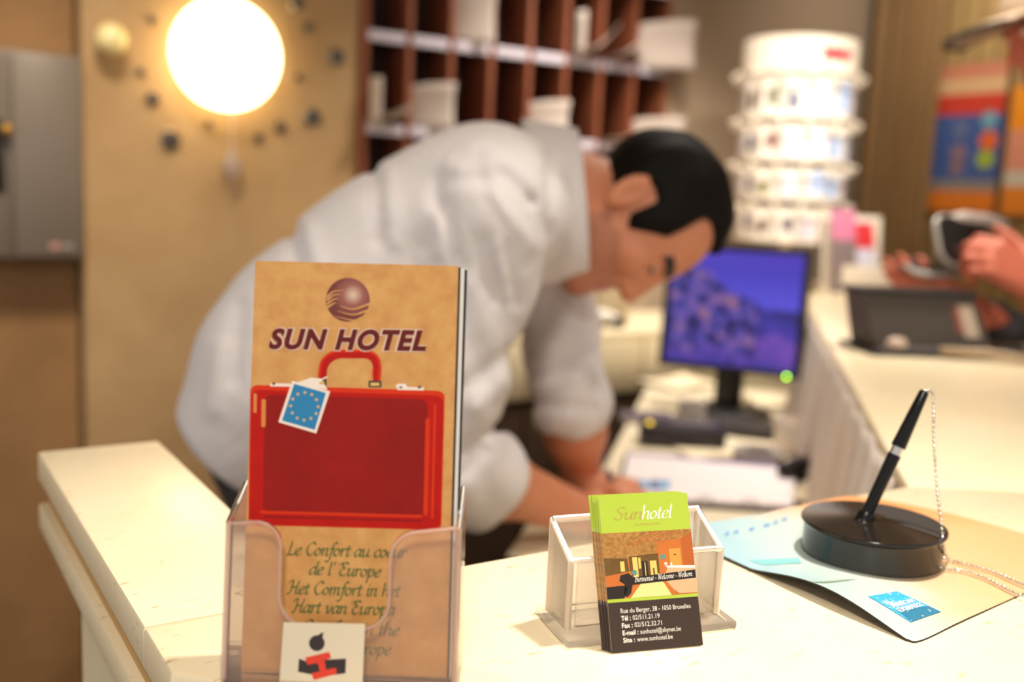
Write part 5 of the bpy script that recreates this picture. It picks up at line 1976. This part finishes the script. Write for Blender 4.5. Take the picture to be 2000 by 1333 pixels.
def bounds(prims, pad=.06):
    pts = []
    for q in prims:
        if q[0] == 'c':
            r = max(q[3], q[4])
            pts += [q[1] - r, q[1] + r, q[2] - r, q[2] + r]
        elif q[0] == 'e':
            r = max(q[3])
            pts += [q[1] - r, q[1] + r]
    pts = np.array(pts)
    return pts.min(0) - pad, pts.max(0) + pad


def shoe(parent, ank, fwd):
    fwd = nrm([fwd[0], fwd[1], 0])
    a = np.array([ank[0], ank[1], .035]) - fwd * .05
    pr_ = [('c', a, a + fwd * .19 + np.array([0, 0, -.004]), .040, .036, 0), ('c', a + np.array([0, 0, .02]), a + fwd * .04 + np.array([0, 0, .055]), .040, .042, .03)]
    f = field(pr_)
    lo, hi = bounds(pr_)
    sdf_obj('shoe', lambda p: smax(f(p), .004 - p[:, 2], .004), lo, hi, .008, SHOE, parent)


FOLDS = [(734, 340, 738, 470, .008, 15), (756, 335, 768, 470, -.006, 16), (862, 350, 833, 480, .007, 17), (867, 405, 897, 520, .009, 15), (850, 420, 850, 490, -.006, 16), (885, 350, 946, 350, .005, 12),
         (985, 340, 1036, 390, .008, 13), (1036, 390, 1066, 450, .008, 12), (965, 375, 1040, 480, -.007, 15), (948, 470, 972, 580, .008, 14), (989, 485, 1010, 590, .007, 13), (970, 480, 990, 580, -.005, 12),
         (1072, 300, 1070, 545, .006, 12), (572, 450, 580, 560, .008, 15), (600, 440, 625, 540, -.007, 18), (470, 600, 455, 740, .006, 18), (430, 680, 415, 800, -.006, 20), (890, 890, 966, 838, .011, 15), (900, 925, 945, 880, .010, 13),
         (930, 800, 985, 745, -.007, 16), (900, 760, 990, 690, .007, 16), (1040, 700, 1150, 690, .006, 14), (1040, 760, 1160, 730, -.006, 14), (1050, 790, 1160, 800, .006, 12)]


# ---- the clerk bending over the desk
def build_clerk():
    H = P(1261, 421, 1.42)
    U_ = .985 * RC + .17 * UC - .04 * FC
    F_ = .17 * RC - .985 * UC - .16 * FC
    B = basis(F_, U_)
    RCH = nrm([RC[0], RC[1], 0])
    LT = .080
    pel = lambda s: P(568, 776, 1.40 - s * LT)
    lum = lambda s: P(668, 640, 1.40 - s * LT)
    che = lambda s: P(800, 500, 1.40 - s * LT)
    upp = lambda s: P(945, 412, 1.40 - s * .10)
    torso = []
    for s in (1, -1):
        torso += [('c', pel(s), lum(s), .106, .088, .05), ('c', lum(s), che(s), .086, .098, .05), ('c', che(s), upp(s), .098, .090, .05)]
    torso += [('c', P(585, 668, 1.40 - s * LT), P(690, 575, 1.40 - s * LT), .100, .092, .06) for s in (1, -1)]
    shR, shL = P(968, 418, 1.235), P(1062, 455, 1.56)
    torso += [('c', upp(1), shR, .085, .062, .06), ('c', upp(-1), shL, .085, .062, .06), ('c', upp(0), P(1075, 372, 1.41), .095, .070, .05)]
    elR, wrR = P(864, 905, 1.275), P(1135, 1030, 1.445)
    elL, wrL = P(1116, 792, 1.50), P(1136, 935, 1.60)
    wrL[2] = max(wrL[2], DZK + .045)
    wrR[2] = max(wrR[2], DZK + .042)
    arms = [('c', shR, P(872, 772, 1.255), .055, .046, .03), ('c', P(872, 772, 1.255), elR, .046, .044, .03), ('c', elR, elR + (wrR - elR) * .35, .044, .042, .02), ('c', elR + (wrR - elR) * .35, wrR, .042, .029, .03),
            ('c', shL, elL, .055, .044, .03), ('c', elL, elL + (wrL - elL) * .35, .044, .042, .02), ('c', elL + (wrL - elL) * .35, wrL, .042, .029, .03)]
    hipc = lambda s: P(528, 830, 1.40 - s * .085)
    legs, ank = [], []
    for s in (1, -1):
        h = hipc(s)
        a = h + RCH * .30 + FC * .02
        a[2] = .075
        k_ = h * .5 + a * .5 + RCH * .05
        legs += [('c', h, k_, .088, .062, .05), ('c', k_, a, .062, .042, .03)]
        ank.append(a)
    neck = [('c', P(1070, 378, 1.41), H + (B[1] * -.028 + B[2] * -.05), .066, .060, .03)]
    fin = P(1190, 985, 1.55)
    fin[2] = DZK + .030
    hR = hand_prims(wrR, fin - wrR, np.array([0, 0, 1.0]), -1, (.85, .95, 1.0, 1.05), .98, .8)
    tgt = wrL + RCH * .6 - FC * .45 + np.array([0, 0, -.03])
    hL = hand_prims(wrL + np.array([0, 0, -.004]), tgt - wrL, np.array([0, 0, 1.0]), 1, (.6, .6, .65, .7), .96, .2)
    slim = lambda Q, k_: [(q[0], q[1], q[2], q[3] - k_, q[4] - k_, q[5]) for q in Q]
    prims = slim(torso + legs, .012) + neck + arms + head_prims(H, B) + hR + hL
    lo, hi = bounds(prims)
    root = thing('person', 'dark-haired clerk in a pale striped shirt bending over the staff desk to write', 'person', (float(hipc(0)[0]), float(hipc(0)[1]), 0))

    def pick(c_):
        q = (c_ - H) @ B.T
        mi = np.zeros(len(c_), int)
        near = np.linalg.norm(q, axis=1) < .19
        jit = .004 * np.sin(120 * q[:, 1] + 70 * q[:, 2])
        beard = near & (q[:, 2] < -.048 + jit) & (q[:, 1] > -.002 + jit) & (q[:, 2] > -.135) & ~((q[:, 1] > .088) & (q[:, 2] > -.060))
        beard &= ~((np.abs(q[:, 0]) < .030) & (q[:, 1] > .050) & (q[:, 2] > -.058))
        mi[beard] = 1
        lip = near & (np.abs(q[:, 0]) < .022) & (q[:, 1] > .083) & (q[:, 2] < -.066) & (q[:, 2] > -.086)
        mi[lip] = 2
        br = near & (np.abs(np.abs(q[:, 0]) - .030) < .021) & (q[:, 1] > .060) & (np.abs(q[:, 2] - .014) < .0075)
        mi[br] = 3
        return mi
    sdf_obj('body', field(prims), lo, hi, .0048, [SKIN, SKIN_B, SKIN_L, BROW], root, pick)
    for sx in (-1, 1):
        c_ = H + B[0] * .031 * sx + B[1] * .0745 + B[2] * -.006
        e = obj('eye', MB().ball(tuple(c_), .0115, 0, None, 2), EYEW, root, smooth=9)
        lash = [c_ + B[0] * x_ + B[1] * (.0125 - 22 * x_ * x_) - B[2] * .004 for x_ in (-.013, -.006, 0, .006, .013)]
        obj('eyelash', MB().tube(lash, .0022, 6), BROW, e, smooth=9)
    # hair
    hf = field(head_prims(H, B)[:2])
    us = np.array([-.075, -.04, 0, .015, .037, .068, .09, .13])
    fm = np.array([.024, .029, .044, .051, .045, .032, .040, .06])
    fs_ = np.array([-.14, -.06, -.035, -.022, -.016, .006, .012, .030, .036, .2])
    um = np.array([-.052, -.060, -.045, -.010, .010, .010, -.028, -.034, -.03, -.03])
    def hair(p):
        q = (p - H) @ B.T
        s_, f_, u_ = q[:, 0], q[:, 1], q[:, 2]
        pk = .036 * np.clip(1 - np.abs(s_) / .045, 0, 1) * np.clip((u_ - .045) / .03, 0, 1)
        m = np.maximum(f_ - np.interp(u_, us, fm) - pk, np.interp(f_, fs_, um) - u_)
        wob = .0025 * np.sin(90 * s_ + 40 * u_) * np.sin(70 * f_ + 30 * s_)
        thick = .008 + .008 * np.clip((u_ + .03) / .1, 0, 1)
        return smax(hf(p) - thick + wob, m * .75, .006)
    sdf_obj('hair', hair, H - .17, H + .17, .0042, HAIR, root)
    # trousers
    tp = [(q[0], q[1], q[2], q[3] + .004, q[4] + .014, q[5]) for q in legs]
    tp += [('c', pel(1), pel(-1), .090, .090, .04), ('c', pel(1), lum(1), .090, .075, .04), ('c', pel(-1), lum(-1), .090, .075, .04)]
    tf = field(tp)
    lo, hi = bounds(tp)
    wpt, wn = P(600, 690, 1.4), nrm(lum(0) - pel(0))
    sdf_obj('trousers', lambda p: smax(smax(tf(p), (p - wpt) @ wn, .01), .045 - p[:, 2], .01), lo, hi, .010, TROU, root)
    for a in ank:
        shoe(root, a, RCH)
    # shirt: body and rolled sleeves
    tail = [('c', P(548, 775, 1.40 - s * LT), P(482, 850, 1.40 - s * LT * 1.1), .094, .080, .05) for s in (1, -1)]
    belly = [('c', P(640, 720, 1.40 - s * .05), P(840, 575, 1.40 - s * .05), .085, .085, .08) for s in (1, -1)]
    sl = [('c', shR, P(868, 772, 1.255), .076, .066, .05), ('c', P(868, 772, 1.255), elR, .066, .068, .03), ('c', elR, elR + (wrR - elR) * .42, .068, .070, .03),
          ('c', shL, elL, .068, .054, .05), ('c', elL, elL + (wrL - elL) * .3, .053, .050, .02)]
    sp_ = torso + tail + belly
    slR, slL = field(sl[:3]), field(sl[3:])
    tf2 = field(sp_, .010)
    hem_p, hem_n = P(421, 832, 1.4), nrm(-.70 * RC - .72 * UC)
    neck_p, neck_n = P(1112, 390, 1.41), nrm(RC)
    cR, nR = elR + (wrR - elR) * .36, nrm(wrR - elR)
    cL, nL = P(1112, 842, 1.53), nrm(nrm(wrL - elL) * .5 - UC * .8)
    far = lambda p, a, r: np.linalg.norm(p - a, axis=1) - r
    def shirt(p):
        a = smax(tf2(p), (p - hem_p) @ hem_n, .012)
        a = smax(a, (p - neck_p) @ neck_n, .015)
        s2 = slR(p)
        s2 = np.where(far(p, wrR, .30) < 0, smax(s2, (p - cR) @ nR, .022), s2)
        s3 = slL(p)
        s3 = np.where(far(p, wrL, .28) < 0, smax(s3, (p - cL) @ nL, .02), s3)
        s2 = smin(s2, s3, .01)
        d = smin(a, s2, .035)
        x = (p - EYE) @ RC
        y_ = (p - EYE) @ UC
        z_ = (p - EYE) @ FC
        # cloth folds: broad ones from the armpit and shoulder, fine ones round the sleeves
        qx, qy = CX + F_PX * x / z_, CY - F_PX * y_ / z_
        w1 = np.sin(30 * (x * .85 + y_ * .55) + 5 * np.sin(9 * y_ + 4 * z_)) * .0016
        w3 = np.sin(60 * y_ + 9 * np.sin(13 * x + 6 * z_)) * .0026 * np.clip(1 - np.abs(s2) / .03, 0, 1)
        w2 = np.zeros(len(p))
        nearside = (z_ < 1.44) | (qx > 1030) & (qy > 600)
        for (x0, y0, x1, y1, a_, wd_) in FOLDS:
            dx_, dy_ = x1 - x0, y1 - y0
            t = np.clip(((qx - x0) * dx_ + (qy - y0) * dy_) / (dx_ * dx_ + dy_ * dy_), 0, 1)
            dd = (qx - x0 - t * dx_) ** 2 + (qy - y0 - t * dy_) ** 2
            w2 += np.where(nearside, a_ * np.exp(-dd / (wd_ * wd_)), 0)
        return (d + w1 + w2 + w3) * .8
    lo, hi = bounds(sp_ + sl)
    sh = sdf_obj('shirt', shirt, lo, hi, .0058, SHIRT, root)
    # turned-down collar
    colr = MB()
    cc = P(1112, 397, 1.405)
    e1, e2, e3 = nrm(UC + .02 * RC), nrm(-FC), nrm(RC)
    def band(u, v):
        a = u * 2 * PI
        k_ = 1.0 + .13 * (1 - v)
        ra, rb = .100 * k_, .078 * k_
        if math.cos(a) < 0:
            ra *= 1.0
        off = (-.058 + .075 * v) - .010 * math.cos(a)
        return cc + e1 * ra * math.cos(a) + e2 * rb * math.sin(a) + e3 * off
    colr.sheet(band, 48, 6, .004)
    def band2(u, v):
        a = u * 2 * PI
        k_ = .93 + .04 * v
        return cc + e1 * .100 * k_ * math.cos(a) + e2 * .078 * k_ * math.sin(a) + e3 * ((.017 - .05 * v) - .010 * math.cos(a))
    colr.sheet(band2, 48, 4, .003)
    obj('collar', colr, SHIRT, sh, smooth=9)
    # the writing pen
    a, b = P(1186, 918, 1.55), P(1212, 972, 1.545)
    b[2] = max(b[2], DZK + .016)
    pn = MB().tube([b - (a - b) * .12, b, a], [.0008, .0042, .0044], 12)
    o = obj('pen', pn, mat('pen_slate', (84, 88, 104), 0.35), None, smooth=.8)
    tag(o, 'slate-coloured pen in the clerk\'s writing hand above the binder', 'pen')


build_clerk()


# ---- the guest across the counter: cap, hands and a dark sleeve
def build_guest():
    H = P(2066, 40, 1.96)
    F_ = -.94 * RC - .34 * UC + .02 * FC
    U_ = -.34 * RC + .94 * UC
    B = basis(F_, U_)
    RCH = nrm([RC[0], RC[1], 0])
    FCH = nrm([FC[0], FC[1], 0])
    Z = np.array([0, 0, 1.0])
    nb_ = H + RCH * .17 - Z * .19
    hipc = nb_ + RCH * .10 - Z * .0
    hipc[2] = .93
    torso = []
    for s in (1, -1):
        o = FCH * s * .085
        torso += [('c', hipc + o, hipc + o + Z * .25, .115, .112, .05), ('c', hipc + o + Z * .25, nb_ - Z * .13 + o * 1.1, .112, .105, .05)]
    shN, shF = nb_ - Z * .065 - FCH * .175 + RCH * .05, nb_ - Z * .065 + FCH * .175 + RCH * .03
    torso += [('c', nb_ - Z * .12 - FCH * .09, shN, .09, .060, .06), ('c', nb_ - Z * .12 + FCH * .09, shF, .09, .060, .06), ('c', nb_ - Z * .12, nb_, .10, .062, .05)]
    wrN, wrF = P(2038, 570, 1.845), P(1898, 607, 1.98)
    elN, elF = P(2170, 770, 1.74), P(2110, 740, 2.10)
    arms = [('c', shN, elN, .053, .043, .03), ('c', elN, wrN, .043, .029, .03), ('c', shF, elF, .053, .043, .03), ('c', elF, wrF, .043, .029, .03)]
    legs, ank = [], []
    for s in (1, -1):
        h = hipc + FCH * s * .09 - Z * .03
        a = h + FCH * s * .02
        a[2] = .075
        k_ = (h + a) / 2 - RCH * .02
        legs += [('c', h, k_, .090, .064, .05), ('c', k_, a, .064, .043, .03)]
        ank.append(a)
    neck = [('c', nb_, H + B[2] * -.05 - B[1] * .03, .062, .058, .03)]
    hN = hand_prims(wrN, P(1930, 497, 1.86) - wrN, nrm(-FC * .9 + UC * .25 + RC * .2), 1, (.80, .90, .95, 1.0), 1.2, .2)
    hF = hand_prims(wrF, P(1800, 556, 1.96) - wrF, nrm(-UC * .75 - FC * .5), -1, (.22, .20, .26, .3), 1.12, .2)
    slim = lambda Q, k_: [(q[0], q[1], q[2], q[3] - k_, q[4] - k_, q[5]) for q in Q]
    prims = slim(torso + legs, .012) + neck + arms + head_prims(H, B) + hN + hF
    lo, hi = bounds(prims)
    root = thing('person', 'guest in a pale cap and dark sleeves holding an open black case over the counter', 'person', (float(hipc[0]), float(hipc[1]), 0))
    def pick(c_):
        q = (c_ - H) @ B.T
        mi = np.zeros(len(c_), int)
        br = (np.abs(np.abs(q[:, 0]) - .030) < .020) & (q[:, 1] > .060) & (np.abs(q[:, 2] - .013) < .0055)
        mi[br] = 2
        lip = (np.abs(q[:, 0]) < .022) & (q[:, 1] > .083) & (q[:, 2] < -.066) & (q[:, 2] > -.086)
        mi[lip] = 1
        return mi
    SK2 = mat('skin_ruddy', (206, 112, 84), 0.5, noise=(26, 0.4, (192, 98, 72)), sss=0.12)
    sdf_obj('body', field(prims), lo, hi, .0058, [SK2, SKIN_L, BROW], root, pick)
    for sx in (-1, 1):
        c_ = H + B[0] * .031 * sx + B[1] * .078 + B[2] * -.005
        obj('eye', MB().ball(tuple(c_), .0115, 0, None, 2), EYEW, root, smooth=9)
    # cap
    hf = field(head_prims(H, B)[:2])
    capf = lambda p: smax(np.abs(hf(p) - .009) - .004, (.030 + .12 * np.maximum(0, -((p - H) @ B[1]) - .02)) * 0 + .022 - (p - H) @ B[2] - .25 * np.minimum((p - H) @ B[1], 0), .004)
    CAP = mat('cap_beige', (190, 166, 140), 0.8)
    cp = sdf_obj('cap', capf, H - .17, H + .17, .005, CAP, root)
    def brim(u, v):
        a = (u - .5) * 2.2
        r0 = .082
        ext = .115 * v * math.cos(a * .62)
        x_, f_ = (r0 + .25 * ext) * math.sin(a), (r0 + .012) * math.cos(a * .95) + ext
        return H + B[0] * x_ + B[1] * f_ + B[2] * (.036 + .010 * v - .014 * (abs(a) / 1.1) ** 2 - .012 * v * v)
    bm_ = MB().sheet(brim, 24, 10, .005)
    ed = MB().tube([brim(i / 24, 1.0) for i in range(25)], .0055, 8)
    b_ = obj('brim', bm_, CAP, cp, smooth=9)
    obj('brim_edge', ed, mat('cap_edge_black', (34, 28, 26), 0.7), b_, smooth=9, label='black brim edge')
    # jacket and trousers
    JK = mat('jacket_dark', (44, 38, 42), 0.8, noise=(40, 0.4, (36, 31, 34)))
    jp = torso + [('c', hipc + FCH * s * .085 - Z * .08, hipc + FCH * s * .085, .118, .115, .05) for s in (1, -1)]
    jf = field(jp, .012)
    slv = [('c', shN, elN, .072, .060, .05), ('c', elN, elN + (wrN - elN) * .80, .060, .046, .02), ('c', shF, elF, .072, .060, .05), ('c', elF, elF + (wrF - elF) * .88, .060, .046, .02)]
    sf = field(slv)
    cN, nN = elN + (wrN - elN) * .80, nrm(wrN - elN)
    cF, nF = elF + (wrF - elF) * .90, nrm(wrF - elF)
    dist = lambda p, a: np.linalg.norm(p - a, axis=1)
    def jacket(p):
        s_ = sf(p)
        s_ = np.where(dist(p, wrN) < .14, smax(s_, (p - cN) @ nN, .012), s_)
        s_ = np.where((dist(p, wrF) < .14) & (dist(p, wrN) > .1), smax(s_, (p - cF) @ nF, .012), s_)
        d = smin(smax(jf(p), (p - nb_) @ Z - .012, .01), s_, .03)
        return d + .003 * np.sin(50 * p[:, 2] + 6 * np.sin(14 * p[:, 0]))
    lo, hi = bounds(jp + slv)
    sdf_obj('jacket', jacket, lo, hi, .0085, JK, root)
    tp = [(q[0], q[1], q[2], q[3] + .004, q[4] + .014, q[5]) for q in legs]
    tf = field(tp)
    lo, hi = bounds(tp)
    sdf_obj('trousers', lambda p: smax(tf(p), .045 - p[:, 2], .01), lo, hi, .011, TROU, root)
    for a in ank:
        shoe(root, a, -RCH)
    wb = elN + (wrN - elN) * .93
    an = nrm(wrN - elN)
    ua = nrm(np.cross(an, Z))
    va = np.cross(an, ua)
    obj('wristband', MB().tube([wb + ua * .036 * math.cos(a) + va * .036 * math.sin(a) for a in np.linspace(0, 2 * PI, 25)[:-1]], .009, 8, 0, None, True), mat('band_orange', (224, 92, 34), 0.6), root, smooth=9, label='orange wristband')
    # what the guest holds: an open case with two rounded leaves
    RIMS = mat('case_silver', (170, 164, 156), 0.35, 0.2)
    CBK = mat('case_black', (24, 20, 20), 0.35)
    cen = P(1872, 478, 1.915)
    ca_ = thing('folding_case', 'open black case with rounded silver rims held in the guest\'s hands', 'case', tuple(cen))
    def leaf(nm, c_, x, y, w_, h_):
        M = frame(c_, Vector(x), Vector(y))
        a = obj(nm, MB().prism(rrect(-w_ / 2, -h_ / 2, w_ / 2, h_ / 2, .028, 8), -.008, .006, .002, 0, M), CBK, ca_)
        rp = [M @ Vector((p[0], p[1], 0)) for p in rrect(-w_ / 2, -h_ / 2, w_ / 2, h_ / 2, .028, 8)]
        obj('rim', MB().tube(rp, .0055, 8, 0, None, True), RIMS, a, smooth=9, label='silver rim')
    leaf('upper_leaf', P(1884, 476, 1.935), RC * .93 - UC * .12 + FC * .34, UC * .90 + RC * .22 + FC * .42, .130, .100)
    obj('top_edge', MB().tube([P(1846, 432, 1.945), P(1880, 425, 1.955), P(1925, 429, 1.965), P(1965, 440, 1.975)], [.008, .012, .012, .009], 10), mat('case_white', (226, 216, 204), 0.5), ca_, smooth=9, label='white padded top edge')
    leaf('lower_leaf', P(1825, 522, 1.955), RC * .95 + UC * .05 + FC * .2, UC * .42 + FC * .9, .110, .080)


build_guest()
